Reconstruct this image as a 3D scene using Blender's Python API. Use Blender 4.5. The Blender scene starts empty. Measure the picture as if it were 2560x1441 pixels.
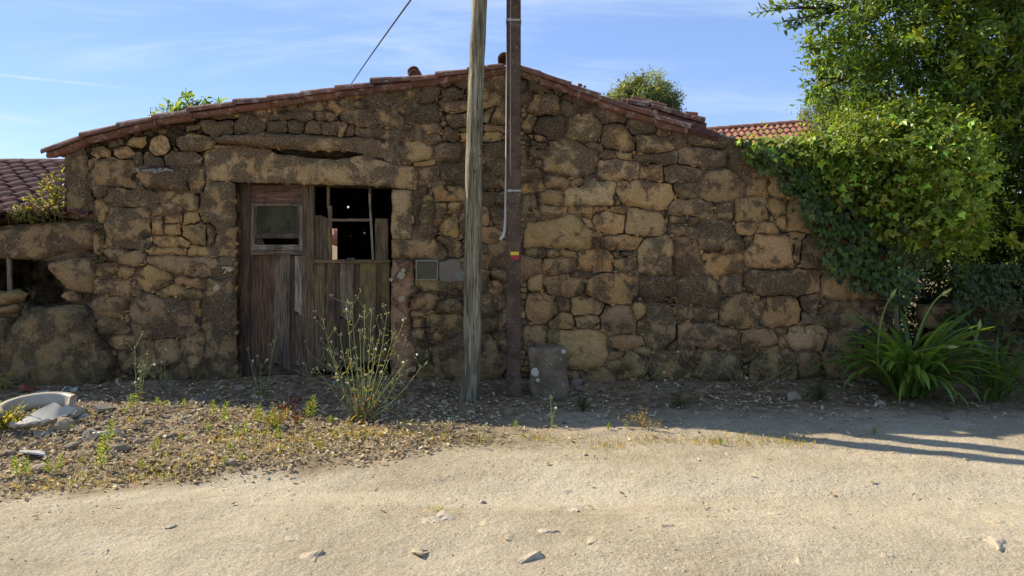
import bpy, bmesh, math, random
import numpy as np
from mathutils import Vector, Matrix
from mathutils.geometry import delaunay_2d_cdt

random.seed(7)
RNG = np.random.default_rng(7)
SC = bpy.context.scene
COL = SC.collection

# ------------------------------------------------------------------ camera
FPX, CX, HY = 1762.0, 1280.0, 570.0          # focal length, centre column and horizon row of the photograph, in its pixels
CAMY, CAMZ = -7.1, 1.6                       # the wall's face is the plane Y = 0
cam_data = bpy.data.cameras.new('camera')
cam_data.sensor_width = 36.0
cam_data.lens = 36.0 * FPX / 2560.0
cam_data.shift_y = (HY - 720.5) / 2560.0
cam_data.clip_start = 0.05
cam_data.clip_end = 3000
cam = bpy.data.objects.new('camera', cam_data)
COL.objects.link(cam)
cam.location = (0, CAMY, CAMZ)
cam.rotation_euler = (math.radians(90), 0, 0)
SC.camera = cam

# ------------------------------------------------------------------ light
SUN_EL = 39.0
SUN_TO = Vector((-0.915, 0.405, 0)).normalized()      # towards the sun, in plan: behind the house, far left
sun_dir = Vector((SUN_TO.x * math.cos(math.radians(SUN_EL)), SUN_TO.y * math.cos(math.radians(SUN_EL)), math.sin(math.radians(SUN_EL))))
sl = bpy.data.lights.new('sun', 'SUN')
sl.energy = 4.6
sl.angle = math.radians(0.55)
sl.color = (1.0, 0.90, 0.73)
so = bpy.data.objects.new('sun', sl)
COL.objects.link(so)
so.rotation_euler = (-sun_dir).to_track_quat('-Z', 'Y').to_euler()
so.location = sun_dir * 30

world = bpy.data.worlds.new('World')
SC.world = world
world.use_nodes = True
SC.view_settings.view_transform = 'Standard'
SC.view_settings.look = 'None'
SC.view_settings.exposure = 0.85
SC.view_settings.gamma = 1.0
SC.view_settings.use_curve_mapping = False
SC.cycles.max_bounces = 8
SC.cycles.transparent_max_bounces = 8
SC.cycles.sample_clamp_indirect = 6.0


class NT:
    """small node-tree helper"""
    def __init__(s, nt):
        s.nt = nt
    def n(s, typ, **kw):
        nd = s.nt.nodes.new(typ)
        for k, v in kw.items():
            if k.startswith('i_'):
                key = k[2:].replace('_', ' ')
                sock = nd.inputs[int(key)] if key.isdigit() else nd.inputs[key]
                s.put(sock, v)
            else:
                setattr(nd, k, v)
        return nd
    def put(s, sock, v):
        if isinstance(v, bpy.types.NodeSocket):
            s.nt.links.new(v, sock)
        elif isinstance(v, bpy.types.Node):
            s.nt.links.new(v.outputs[0], sock)
        else:
            if sock.type == 'RGBA' and not hasattr(v, '__len__'):
                v = (v, v, v, 1)
            if sock.type == 'RGBA' and len(v) == 3:
                v = (*v, 1)
            sock.default_value = v
    def math(s, op, a, b=0.0, clamp=False):
        nd = s.nt.nodes.new('ShaderNodeMath'); nd.operation = op; nd.use_clamp = clamp
        s.put(nd.inputs[0], a); s.put(nd.inputs[1], b)
        return nd.outputs[0]
    def vmath(s, op, a, b=(0, 0, 0)):
        nd = s.nt.nodes.new('ShaderNodeVectorMath'); nd.operation = op
        s.put(nd.inputs[0], a); s.put(nd.inputs[1], b)
        return nd.outputs['Value'] if op in ('DOT_PRODUCT', 'LENGTH') else nd.outputs[0]
    def mix(s, f, a, b, mode='MIX'):
        nd = s.nt.nodes.new('ShaderNodeMix'); nd.data_type = 'RGBA'; nd.blend_type = mode
        s.put(nd.inputs[0], f); s.put(nd.inputs[6], a); s.put(nd.inputs[7], b)
        return nd.outputs[2]
    def ramp(s, f, lo, hi, smooth=True):
        nd = s.nt.nodes.new('ShaderNodeMapRange')
        nd.interpolation_type = 'SMOOTHSTEP' if smooth else 'LINEAR'
        s.put(nd.inputs['Value'], f)
        nd.inputs['From Min'].default_value = lo; nd.inputs['From Max'].default_value = hi
        return nd.outputs[0]
    def noise(s, vec, scale, detail=4.0, rough=0.55, dist=0.0):
        nd = s.nt.nodes.new('ShaderNodeTexNoise')
        if vec is not None:
            s.put(nd.inputs['Vector'], vec)
        nd.inputs['Scale'].default_value = scale; nd.inputs['Detail'].default_value = detail
        nd.inputs['Roughness'].default_value = rough; nd.inputs['Distortion'].default_value = dist
        return nd.outputs[0]
    def voro(s, vec, scale, feature='F1'):
        nd = s.nt.nodes.new('ShaderNodeTexVoronoi'); nd.feature = feature
        if vec is not None:
            s.put(nd.inputs['Vector'], vec)
        nd.inputs['Scale'].default_value = scale
        return nd
    def scale(s, vec, sc):
        nd = s.nt.nodes.new('ShaderNodeMapping'); s.put(nd.inputs['Vector'], vec)
        nd.inputs['Scale'].default_value = sc
        return nd.outputs[0]


# sky: physical sky with thin cirrus and two contrails, all placed by direction
wn = NT(world.node_tree)
world.node_tree.nodes.clear()
sky = wn.n('ShaderNodeTexSky')
sky.sky_type = 'NISHITA'
sky.sun_disc = False
sky.sun_elevation = math.radians(SUN_EL)
sky.sun_rotation = math.atan2(SUN_TO.x, SUN_TO.y)
sky.altitude = 1500
sky.air_density = 1.0
sky.dust_density = 0.0
sky.ozone_density = 3.0
tc = wn.n('ShaderNodeTexCoord').outputs['Generated']
sep = wn.n('ShaderNodeSeparateXYZ', i_0=tc)
zz = wn.math('MAXIMUM', sep.outputs['Z'], 0.03)
cloudp = wn.n('ShaderNodeCombineXYZ', i_0=wn.math('DIVIDE', sep.outputs['X'], wn.math('ADD', zz, 0.12)),
              i_1=wn.math('DIVIDE', sep.outputs['Y'], wn.math('ADD', zz, 0.12)))
mp = wn.n('ShaderNodeMapping', i_Vector=cloudp.outputs[0])
mp.inputs['Rotation'].default_value = (0, 0, math.radians(-24))
mp.inputs['Scale'].default_value = (0.55, 1.5, 1)
c1 = wn.ramp(wn.noise(mp.outputs[0], 1.1, 9, 0.62, 0.6), 0.42, 0.78)
c2 = wn.ramp(wn.noise(cloudp.outputs[0], 0.5, 3, 0.5), 0.28, 0.58)
cmask = wn.math('MULTIPLY', wn.math('MULTIPLY', c1, c2), 0.75, True)


def pdir(px, py):
    return Vector(((px - CX) / FPX, 1.0, (HY - py) / FPX)).normalized()


for (a, b, w, k) in (((0, 188), (470, 236), 0.0030, 0.45), ((0, 292), (250, 330), 0.009, 0.32)):
    d1, d2 = pdir(*a), pdir(*b)
    nrm = d1.cross(d2).normalized()
    t = nrm.cross(d1).normalized()
    ad = wn.math('ABSOLUTE', wn.vmath('DOT_PRODUCT', tc, nrm))
    line = wn.math('SUBTRACT', 1.0, wn.ramp(ad, 0.0, w))
    along = wn.vmath('DOT_PRODUCT', tc, t)
    fade = wn.math('SUBTRACT', 1.0, wn.ramp(along, 0.0, max(0.02, d2.dot(t))))
    wob = wn.ramp(wn.noise(tc, 40, 3), 0.25, 0.6)
    m = wn.math('MULTIPLY', wn.math('MULTIPLY', line, fade), wn.math('MULTIPLY', wob, k))
    cmask = wn.math('MAXIMUM', cmask, m)
blue = wn.mix(1.0, sky.outputs[0], (0.93, 0.90, 1.05, 1), 'MULTIPLY')
veil = wn.mix(0.5, blue, (1.9, 3.05, 5.2, 1))            # thin even high haze
skyc = wn.mix(cmask, veil, (4.5, 5.1, 5.9, 1))
bg = wn.n('ShaderNodeBackground', i_Color=skyc, i_Strength=0.105)
wo = wn.n('ShaderNodeOutputWorld', i_Surface=bg)


# ------------------------------------------------------------------ places
def W(px, py, Y=0.0):
    """point on the upright plane at depth Y that the photograph shows at (px, py)"""
    d = Y - CAMY
    return Vector(((px - CX) * d / FPX, Y, CAMZ - (py - HY) * d / FPX))


def G(px, py, z=0.0):
    """point on the ground that the photograph shows at (px, py)"""
    d = FPX * (CAMZ - z) / (py - HY)
    return Vector(((px - CX) * d / FPX, CAMY + d, z))


def vnoise(x, y, seed=0):
    x = np.asarray(x, float); y = np.asarray(y, float)
    xi = np.floor(x).astype(np.int64); yi = np.floor(y).astype(np.int64)
    fx = x - xi; fy = y - yi
    fx = fx * fx * (3 - 2 * fx); fy = fy * fy * (3 - 2 * fy)
    def h(a, b):
        n = (a * 374761393 + b * 668265263 + seed * 974634777) & 0xffffffff
        n = ((n ^ (n >> 13)) * 1274126177) & 0xffffffff
        n = n ^ (n >> 16)
        return (n & 0xffff) / 65535.0 * 2 - 1
    return (h(xi, yi) * (1 - fx) + h(xi + 1, yi) * fx) * (1 - fy) + (h(xi, yi + 1) * (1 - fx) + h(xi + 1, yi + 1) * fx) * fy


def fbm(x, y, seed=0, oct=4):
    r = 0; a = 0.5
    for o in range(oct):
        r = r + a * vnoise(x * 2 ** o, y * 2 ** o, seed + o * 17); a *= 0.5
    return r


# ------------------------------------------------------------------ mesh helpers
class MB:
    """collects triangles with a colour per vertex"""
    def __init__(s):
        s.V = []; s.F = []; s.C = []; s.n = 0
    def add(s, V, F, col=(1, 1, 1, 0)):
        V = np.asarray(V, float).reshape(-1, 3)
        F = np.asarray(F, np.int64)
        if F.shape[1] == 4:
            F = np.concatenate([F[:, [0, 1, 2]], F[:, [0, 2, 3]]])
        col = np.asarray(col, float)
        if col.ndim == 1:
            if len(col) == 3:
                col = np.append(col, 0)
            col = np.tile(col, (len(V), 1))
        s.V.append(V); s.F.append(F + s.n); s.C.append(col); s.n += len(V)
        return s
    def mesh(s, name, smooth=False):
        V = np.concatenate(s.V); F = np.concatenate(s.F); C = np.concatenate(s.C)
        me = bpy.data.meshes.new(name)
        n = len(F)
        me.vertices.add(len(V)); me.vertices.foreach_set('co', V.astype(np.float32).ravel())
        me.loops.add(n * 3); me.loops.foreach_set('vertex_index', F.astype(np.int32).ravel())
        me.polygons.add(n); me.polygons.foreach_set('loop_start', np.arange(n, dtype=np.int32) * 3)
        me.polygons.foreach_set('use_smooth', np.full(n, smooth))
        me.update(calc_edges=True)
        ca = me.color_attributes.new('col', 'FLOAT_COLOR', 'POINT')
        ca.data.foreach_set('color', C.astype(np.float32).ravel())
        return me
    def build(s, name, mat, parent=None, smooth=False, **props):
        me = s.mesh(name, smooth)
        return obj(name, me, mat, parent, **props)


def obj(name, me, mat=None, parent=None, loc=None, **props):
    o = bpy.data.objects.new(name, me)
    COL.objects.link(o)
    if mat is not None and me is not None and not me.materials:
        me.materials.append(mat)
    if parent is not None:
        o.parent = parent
        if parent.location.length > 0 and loc is None:
            o.matrix_parent_inverse = Matrix.Translation(-parent.location)
    if loc is not None:
        o.location = loc
    for k, v in props.items():
        o[k] = v
    return o


def thing(name, label, category, loc=(0, 0, 0), group=None):
    o = bpy.data.objects.new(name, None)
    COL.objects.link(o)
    o.location = loc
    o.empty_display_size = 0.1
    o['label'] = label; o['category'] = category
    if group:
        o['group'] = group
    return o


def tag(o, label, category, group=None, kind=None):
    o['label'] = label; o['category'] = category
    if group: o['group'] = group
    if kind: o['kind'] = kind
    return o


def tube(path, radii, seg=6, cap=True):
    P = [Vector(p) for p in path]
    if not hasattr(radii, '__len__'):
        radii = [radii] * len(P)
    V = []; F = []
    t0 = (P[1] - P[0]).normalized()
    u = t0.orthogonal().normalized()
    for i, p in enumerate(P):
        t = ((P[min(i + 1, len(P) - 1)] - P[max(i - 1, 0)])).normalized()
        u = (u - t * u.dot(t)).normalized()
        v = t.cross(u)
        for k in range(seg):
            a = 2 * math.pi * k / seg
            V.append(p + (u * math.cos(a) + v * math.sin(a)) * radii[i])
    for i in range(len(P) - 1):
        for k in range(seg):
            a = i * seg + k; b = i * seg + (k + 1) % seg
            F.append((a, b, b + seg, a + seg))
    F = [(f[0], f[1], f[2]) for f in F] + [(f[0], f[2], f[3]) for f in F]
    if cap:
        for base, flip in ((0, True), ((len(P) - 1) * seg, False)):
            for k in range(1, seg - 1):
                t = (base, base + k, base + k + 1)
                F.append(t[::-1] if flip else t)
    return np.array([tuple(v) for v in V]), np.array(F)


def bez(a, b, c, n):
    a, b, c = Vector(a), Vector(b), Vector(c)
    return [a * (1 - t) ** 2 + b * 2 * t * (1 - t) + c * t * t for t in [i / (n - 1) for i in range(n)]]


def box(x0, x1, y0, y1, z0, z1):
    V = [(x, y, z) for x in (x0, x1) for y in (y0, y1) for z in (z0, z1)]
    F = [(0, 1, 3, 2), (4, 6, 7, 5), (0, 4, 5, 1), (2, 3, 7, 6), (0, 2, 6, 4), (1, 5, 7, 3)]
    return np.array(V), np.array(F)


def ico(sub=2):
    bm = bmesh.new(); bmesh.ops.create_icosphere(bm, subdivisions=sub, radius=1.0)
    V = np.array([v.co[:] for v in bm.verts]); F = np.array([[v.index for v in f.verts] for f in bm.faces])
    bm.free()
    return V, F


ICO1, ICO2, ICO3 = ico(1), ico(2), ico(3)


def rock_np(seed, sub=ICO2, ang=0.35, squash=(1, 0.8, 0.6)):
    V, F = sub
    V = V.copy()
    r = np.random.default_rng(seed)
    # cut by random planes for facets, then roughen
    for _ in range(9):
        n = r.normal(size=3); n /= np.linalg.norm(n)
        c = r.uniform(0.55, 0.85)
        d = V @ n
        m = d > c
        V[m] -= np.outer((d[m] - c) * 0.9, n)
    q = fbm(V[:, 0] * 2.3 + V[:, 2] * 1.7, V[:, 1] * 2.3 - V[:, 2] * 1.1, seed, 3)
    V *= (1 + ang * q)[:, None]
    return V * np.array(squash), F


def plate_poly(pts, thick=0.0):
    """flat polygon in xy with thickness in z"""
    n = len(pts)
    V = [(p[0], p[1], 0) for p in pts] + [(p[0], p[1], -thick) for p in pts]
    F = [(0, i, i + 1) for i in range(1, n - 1)] + [(n, n + i + 1, n + i) for i in range(1, n - 1)]
    for i in range(n):
        j = (i + 1) % n
        F += [(i, n + i, n + j), (i, n + j, j)]
    return np.array(V, float), np.array(F)


# leaf templates: x across, y along, z up
OVAL = (np.array([(0, 0, 0), (.2, .3, .05), (.17, .7, .02), (0, 1, -.1), (-.17, .7, .02), (-.2, .3, .05)]),
        np.array([(0, 1, 2, 3), (0, 3, 4, 5)]))
IVY = (np.array([(0, 0, 0), (.34, -.12, -.04), (.52, .34, -.03), (.24, .46, .03), (0, 1, -.08), (-.24, .46, .03), (-.52, .34, -.03), (-.34, -.12, -.04)]),
       np.array([(0, 1, 2, 3), (0, 3, 4, 5), (0, 5, 6, 7)]))
NARROW = (np.array([(0, 0, 0), (.09, .35, .03), (.07, .7, .0), (0, 1, -.12), (-.07, .7, .0), (-.09, .35, .03)]),
          np.array([(0, 1, 2, 3), (0, 3, 4, 5)]))


def place_leaves(mb, tmpl, P, D, N, S, C):
    """P positions, D length direction, N approx. normal, S sizes, C colours (n,3|4)"""
    P = np.asarray(P, float); D = np.asarray(D, float); N = np.asarray(N, float)
    D = D / (np.linalg.norm(D, axis=1, keepdims=True) + 1e-9)
    X = np.cross(D, N); X /= (np.linalg.norm(X, axis=1, keepdims=True) + 1e-9)
    Z = np.cross(X, D)
    V, F = tmpl
    k = len(V)
    S = np.broadcast_to(np.asarray(S, float), (len(P),))
    out = P[:, None, :] + S[:, None, None] * (V[None, :, 0:1] * X[:, None] + V[None, :, 1:2] * D[:, None] + V[None, :, 2:3] * Z[:, None])
    FF = (F[None] + (np.arange(len(P)) * k)[:, None, None]).reshape(-1, F.shape[1])
    C = np.asarray(C, float)
    if C.shape[1] == 3:
        C = np.concatenate([C, np.zeros((len(C), 1))], 1)
    mb.add(out.reshape(-1, 3), FF, np.repeat(C, k, axis=0))


def rand_dirs(n, rng=RNG):
    v = rng.normal(size=(n, 3))
    return v / np.linalg.norm(v, axis=1, keepdims=True)


def jitter_col(base, n, amt=0.25, hue=0.10, rng=RNG):
    b = np.asarray(base, float)[None, :3]
    return np.clip(b * (1 + rng.normal(size=(n, 1)) * amt) * (1 + rng.normal(size=(n, 3)) * hue), 0.004, 0.9)


# ------------------------------------------------------------------ materials
def new_mat(name):
    m = bpy.data.materials.new(name)
    m.use_nodes = True
    m.node_tree.nodes.clear()
    return m, NT(m.node_tree)


def finish(t, color, rough=0.85, height=None, bstr=0.4, bdist=0.01, spec=0.25, metal=0.0):
    b = t.n('ShaderNodeBsdfPrincipled')
    t.put(b.inputs['Base Color'], color)
    t.put(b.inputs['Roughness'], rough)
    b.inputs['Specular IOR Level'].default_value = spec
    b.inputs['Metallic'].default_value = metal
    if height is not None:
        bp = t.n('ShaderNodeBump')
        bp.inputs['Strength'].default_value = bstr; bp.inputs['Distance'].default_value = bdist
        t.put(bp.inputs['Height'], height)
        t.nt.links.new(bp.outputs[0], b.inputs['Normal'])
    t.n('ShaderNodeOutputMaterial', i_Surface=b)
    return b


def pos(t):
    return t.n('ShaderNodeNewGeometry').outputs['Position']


def attr(t):
    a = t.n('ShaderNodeAttribute'); a.attribute_name = 'col'
    return a.outputs['Color'], a.outputs['Alpha']


# granite: colour per stone, dark lichen crust, pale flecks, ochre bloom, old run-off streaks
M_STONE, t = new_mat('granite')
p = pos(t); c, al = attr(t)
blot = t.noise(p, 6.0, 7, 0.66, 0.3)
big = t.noise(t.vmath('ADD', p, (5.1, 0, 3.3)), 1.25, 5, 0.6, 0.3)
zz_ = t.n('ShaderNodeSeparateXYZ', i_0=p).outputs['Z']
top = t.math('MULTIPLY', t.ramp(zz_, 1.4, 2.9, False), 0.10)
drive = t.math('ADD', t.math('ADD', blot, top), t.math('ADD', t.math('MULTIPLY', t.math('SUBTRACT', al, 0.6), 0.17), t.math('MULTIPLY', t.math('SUBTRACT', big, 0.5), 0.55)))
crust = t.ramp(drive, 0.475, 0.60)
streak = t.ramp(t.noise(t.scale(p, (2.2, 1, 0.30)), 1.7, 5, 0.55), 0.565, 0.69)
dk = t.math('MAXIMUM', crust, t.math('MULTIPLY', streak, 0.8))
grain = t.noise(p, 95.0, 3, 0.8)
gr2 = t.ramp(grain, 0.40, 0.60)
tone = t.noise(p, 2.3, 3)
c = t.mix(1.0, c, t.mix(tone, (0.78, 0.74, 0.72), (1.28, 1.22, 1.10)), 'MULTIPLY')
ochre = t.ramp(t.noise(t.vmath('ADD', p, (7.3, 2.2, 1.7)), 4.0, 6, 0.65), 0.50, 0.70)
c = t.mix(t.math('MULTIPLY', ochre, 0.55), c, (0.47, 0.285, 0.105))
# the crust breaks up into grains where the stone shows through
dk2 = t.math('MULTIPLY', dk, t.mix(gr2, (1, 1, 1), (0.62, 0.62, 0.62)))
c = t.mix(t.math('MULTIPLY', dk2, 0.86), c, (0.048, 0.041, 0.033))
fl = t.voro(p, 46.0)
fleck = t.math('SUBTRACT', 1.0, t.ramp(fl.outputs['Distance'], 0.14, 0.40))
fsel = t.ramp(t.noise(p, 5.0, 5, 0.75), 0.44, 0.60)
c = t.mix(t.math('MULTIPLY', t.math('MULTIPLY', fleck, fsel), 0.62), c, (0.54, 0.43, 0.27))
c = t.mix(1.0, c, t.mix(gr2, (0.74, 0.73, 0.72), (1.26, 1.25, 1.22)), 'MULTIPLY')
sz = t.n('ShaderNodeSeparateXYZ', i_0=p).outputs['Z']
moss = t.math('MULTIPLY', t.ramp(t.noise(t.vmath('ADD', p, (3, 0, 9)), 4.0, 5, 0.6), 0.47, 0.66), t.math('SUBTRACT', 1.0, t.ramp(sz, 0.0, 1.3)))
c = t.mix(t.math('MULTIPLY', moss, 0.5), c, (0.085, 0.085, 0.035))
h = t.math('ADD', t.noise(p, 30.0, 6, 0.75), t.math('MULTIPLY', grain, 0.35))
finish(t, c, 0.92, h, 1.0, 0.035, 0.12)

M_MORTAR, t = new_mat('earth mortar')
p = pos(t)
c = t.mix(t.ramp(t.noise(p, 5, 6, 0.65), 0.38, 0.62), (0.050, 0.039, 0.027), (0.26, 0.185, 0.104))
c = t.mix(1.0, c, t.mix(t.noise(p, 70, 4, 0.7), (0.55, 0.55, 0.55), (1.45, 1.45, 1.45)), 'MULTIPLY')
finish(t, c, 0.95, t.noise(p, 34, 6, 0.75), 1.0, 0.035, 0.1)

# old boards: colour per board, vertical grain, yellow lichen by alpha
def wood_mat(name, sc=(30, 30, 1.6)):
    m, t = new_mat(name)
    p = pos(t); c, al = attr(t)
    g = t.noise(t.scale(p, sc), 3.0, 6, 0.65, 0.4)
    g2 = t.noise(t.scale(p, (6, 6, 1.0)), 2.0, 4, 0.6)
    c = t.mix(1.0, c, t.mix(t.ramp(g, 0.3, 0.7), (0.30, 0.29, 0.28), (1.55, 1.5, 1.42)), 'MULTIPLY')
    c = t.mix(t.math('MULTIPLY', t.ramp(g2, 0.46, 0.68), 0.65), c, (0.035, 0.030, 0.026))
    y = t.math('MULTIPLY', t.ramp(t.noise(t.scale(p, (9, 9, 2.2)), 2.0, 5, 0.6), 0.44, 0.62), al)
    c = t.mix(t.math('MULTIPLY', y, 0.8), c, t.mix(g, (0.14, 0.11, 0.02), (0.42, 0.34, 0.05)))
    finish(t, c, 0.85, t.math('ADD', g, t.math('MULTIPLY', g2, 0.3)), 0.9, 0.012, 0.2)
    return m
M_WOOD = wood_mat('weathered board')
M_WOODH = wood_mat('weathered cross board', (1.6, 30, 30))

M_POLE, t = new_mat('weathered pole timber')
p = pos(t); c, al = attr(t)
g = t.noise(t.scale(p, (34, 34, 1.3)), 2.2, 7, 0.68, 0.8)
g2 = t.noise(t.scale(p, (5, 5, 1.1)), 2.0, 5, 0.6, 0.5)
crk = t.ramp(t.noise(t.scale(p, (16, 16, 0.55)), 3.0, 4, 0.6, 1.2), 0.60, 0.66)
c = t.mix(t.ramp(g2, 0.35, 0.65), (0.165, 0.140, 0.092), (0.33, 0.295, 0.205))
c = t.mix(1.0, c, t.mix(t.ramp(g, 0.32, 0.68), (0.38, 0.37, 0.34), (1.4, 1.4, 1.34)), 'MULTIPLY')
alg = t.math('MULTIPLY', t.ramp(t.noise(t.scale(p, (7, 7, 1.5)), 1.6, 4), 0.5, 0.68), t.ramp(t.n('ShaderNodeSeparateXYZ', i_0=p).outputs['Z'], 0.4, 1.6))
c = t.mix(t.math('MULTIPLY', alg, 0.35), c, (0.22, 0.21, 0.08))
c = t.mix(t.math('MULTIPLY', crk, 0.85), c, (0.025, 0.022, 0.018))
finish(t, c, 0.9, t.math('SUBTRACT', g, crk), 1.0, 0.014, 0.15)

M_CONC, t = new_mat('stained concrete')
p = pos(t)
c = t.mix(t.ramp(t.noise(p, 5, 5), 0.35, 0.7), (0.070, 0.048, 0.032), (0.130, 0.092, 0.063))
fl = t.math('SUBTRACT', 1.0, t.ramp(t.voro(p, 48).outputs['Distance'], 0.08, 0.30))
c = t.mix(t.math('MULTIPLY', fl, t.ramp(t.noise(p, 20, 3), 0.46, 0.58)), c, (0.36, 0.31, 0.25))
c = t.mix(1.0, c, t.mix(t.noise(p, 170, 2), (0.6, 0.6, 0.6), (1.4, 1.4, 1.4)), 'MULTIPLY')
finish(t, c, 0.92, t.noise(p, 120, 4, 0.7), 0.6, 0.008, 0.15)

M_BLOCK, t = new_mat('cut granite block')
p = pos(t)
c = t.mix(t.ramp(t.noise(p, 6, 5), 0.35, 0.7), (0.125, 0.096, 0.060), (0.26, 0.200, 0.125))
fl = t.math('SUBTRACT', 1.0, t.ramp(t.voro(p, 42).outputs['Distance'], 0.10, 0.34))
c = t.mix(t.math('MULTIPLY', fl, t.ramp(t.noise(p, 14, 3), 0.48, 0.58)), c, (0.42, 0.40, 0.34))
finish(t, c, 0.92, t.noise(p, 60, 5, 0.7), 0.9, 0.014, 0.15)

# fired clay roof tiles, each a little different, with grey lichen
def tile_mat(name, base, dark, lich):
    m, t = new_mat(name)
    p = pos(t)
    rnd = t.n('ShaderNodeObjectInfo').outputs['Random']
    c = t.mix(rnd, base, dark)
    n = t.noise(p, 9, 6, 0.65)
    c = t.mix(1.0, c, t.mix(n, (0.55, 0.55, 0.58), (1.4, 1.35, 1.3)), 'MULTIPLY')
    l = t.ramp(t.noise(t.vmath('ADD', p, (4, 4, 4)), 13, 6, 0.7), 0.50, 0.66)
    c = t.mix(t.math('MULTIPLY', l, lich), c, (0.34, 0.29, 0.24))
    bk = t.ramp(t.noise(t.vmath('ADD', p, (9, 1, 4)), 6, 5, 0.7), 0.54, 0.70)
    c = t.mix(t.math('MULTIPLY', bk, 0.7), c, (0.05, 0.035, 0.03))
    finish(t, c, 0.85, t.noise(p, 60, 5, 0.7), 0.5, 0.006, 0.2)
    return m
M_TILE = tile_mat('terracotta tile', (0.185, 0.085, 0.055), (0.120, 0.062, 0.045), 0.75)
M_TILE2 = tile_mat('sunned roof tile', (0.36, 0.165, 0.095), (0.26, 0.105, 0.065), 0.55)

# sandy track: pale packed dirt with faint tracks, browner verge
M_DIRT, t = new_mat('packed sandy dirt')
p = pos(t); vc, verge = attr(t)
n1 = t.noise(p, 0.8, 5, 0.6); n2 = t.noise(t.scale(p, (0.30, 2.8, 1)), 2.2, 7, 0.66, 0.3); n3 = t.noise(p, 75, 5, 0.75); n4 = t.noise(p, 13, 6, 0.7)
c = t.mix(t.ramp(n1, 0.3, 0.7), (0.375, 0.310, 0.210), (0.515, 0.440, 0.315))
c = t.mix(t.math('MULTIPLY', t.ramp(n2, 0.48, 0.70), 0.55), c, (0.340, 0.265, 0.175))
c = t.mix(t.math('MULTIPLY', t.ramp(n4, 0.50, 0.68), 0.30), c, (0.62, 0.53, 0.39))
sy = t.n('ShaderNodeSeparateXYZ', i_0=p).outputs['Y']
for yc in (2.75, 4.25):                                  # smooth, paler wheel tracks
    dist_ = t.math('ABSOLUTE', t.math('ADD', t.math('ADD', sy, yc), t.math('MULTIPLY', t.math('SUBTRACT', t.noise(t.scale(p, (0.5, 1.5, 1)), 1.5, 5, 0.6), 0.5), 1.2)))
    c = t.mix(t.math('MULTIPLY', t.math('SUBTRACT', 1.0, t.ramp(dist_, 0.05, 0.38)), 0.5), c, (0.56, 0.485, 0.355))
c = t.mix(verge, c, t.mix(t.ramp(t.noise(p, 11, 5, 0.7), 0.35, 0.65), (0.110, 0.077, 0.044), (0.31, 0.222, 0.124)))
c = t.mix(1.0, c, t.mix(t.ramp(n3, 0.3, 0.7), (0.74, 0.73, 0.71), (1.20, 1.20, 1.20)), 'MULTIPLY')
g1 = t.voro(p, 105.0)
gc = t.n('ShaderNodeSeparateColor', i_0=g1.outputs['Color']).outputs[0]
gsel = t.ramp(t.noise(p, 2.0, 4, 0.6), 0.40, 0.62)
c = t.mix(t.math('MULTIPLY', t.math('MULTIPLY', t.ramp(gc, 0.86, 0.90), 0.4), gsel), c, (0.64, 0.56, 0.43))
c = t.mix(t.math('MULTIPLY', t.math('MULTIPLY', t.math('SUBTRACT', 1.0, t.ramp(gc, 0.05, 0.08)), 0.5), gsel), c, (0.20, 0.145, 0.09))
hh = t.math('ADD', t.math('MULTIPLY', n4, 1.4), t.math('ADD', t.noise(p, 34, 6, 0.72), t.math('MULTIPLY', n3, 0.5)))
finish(t, c, 0.95, hh, 0.85, 0.018, 0.1)


def leaf_mat(name, trans=0.45, rough=0.45, tcol=(1.9, 1.75, 0.5), spec=0.35):
    m, t = new_mat(name)
    c, al = attr(t)
    p = pos(t)
    c = t.mix(1.0, c, t.mix(t.noise(p, 35, 3), (0.75, 0.75, 0.75), (1.25, 1.25, 1.25)), 'MULTIPLY')
    b = t.n('ShaderNodeBsdfPrincipled')
    t.put(b.inputs['Base Color'], c)
    b.inputs['Roughness'].default_value = rough
    b.inputs['Specular IOR Level'].default_value = spec
    tr = t.n('ShaderNodeBsdfTranslucent', i_Color=t.mix(1.0, c, tcol, 'MULTIPLY'))
    mx = t.n('ShaderNodeMixShader', i_0=trans)
    t.nt.links.new(b.outputs[0], mx.inputs[1]); t.nt.links.new(tr.outputs[0], mx.inputs[2])
    t.n('ShaderNodeOutputMaterial', i_Surface=mx)
    return m
M_LEAF = leaf_mat('living leaf', 0.48, 0.38, (1.7, 1.6, 0.55), 0.45)
M_STEM = leaf_mat('weed stem', 0.25, 0.6)
M_DRY = leaf_mat('dead leaf', 0.12, 0.8, (1.3, 1.1, 0.8), 0.1)


def attr_mat(name, rough=0.85, bump=60, bstr=0.5, spec=0.2, var=(0.7, 1.3)):
    m, t = new_mat(name)
    c, al = attr(t); p = pos(t)
    n = t.noise(p, bump, 5, 0.7)
    c = t.mix(1.0, c, t.mix(t.noise(p, bump * 0.3, 5, 0.65), (var[0],) * 3, (var[1],) * 3), 'MULTIPLY')
    finish(t, c, rough, n, bstr, 0.008, spec)
    return m
M_BARK = attr_mat('bark', 0.9, 40, 1.0, 0.1, (0.5, 1.5))
M_ROCK = attr_mat('field stone', 0.92, 50, 0.9, 0.12, (0.55, 1.45))
M_CERAMIC = attr_mat('dusty glazed ceramic', 0.35, 18, 0.12, 0.5, (0.72, 1.15))
M_PAINT = attr_mat('flaking paint', 0.7, 60, 0.3, 0.3, (0.8, 1.15))
M_PLASTIC = attr_mat('grey plastic conduit', 0.5, 30, 0.08, 0.4, (0.85, 1.1))
M_METAL = attr_mat('dull steel', 0.45, 40, 0.2, 0.5, (0.6, 1.2))
M_LICHEN = attr_mat('crust lichen', 0.95, 90, 0.9, 0.05, (0.7, 1.2))

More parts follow.
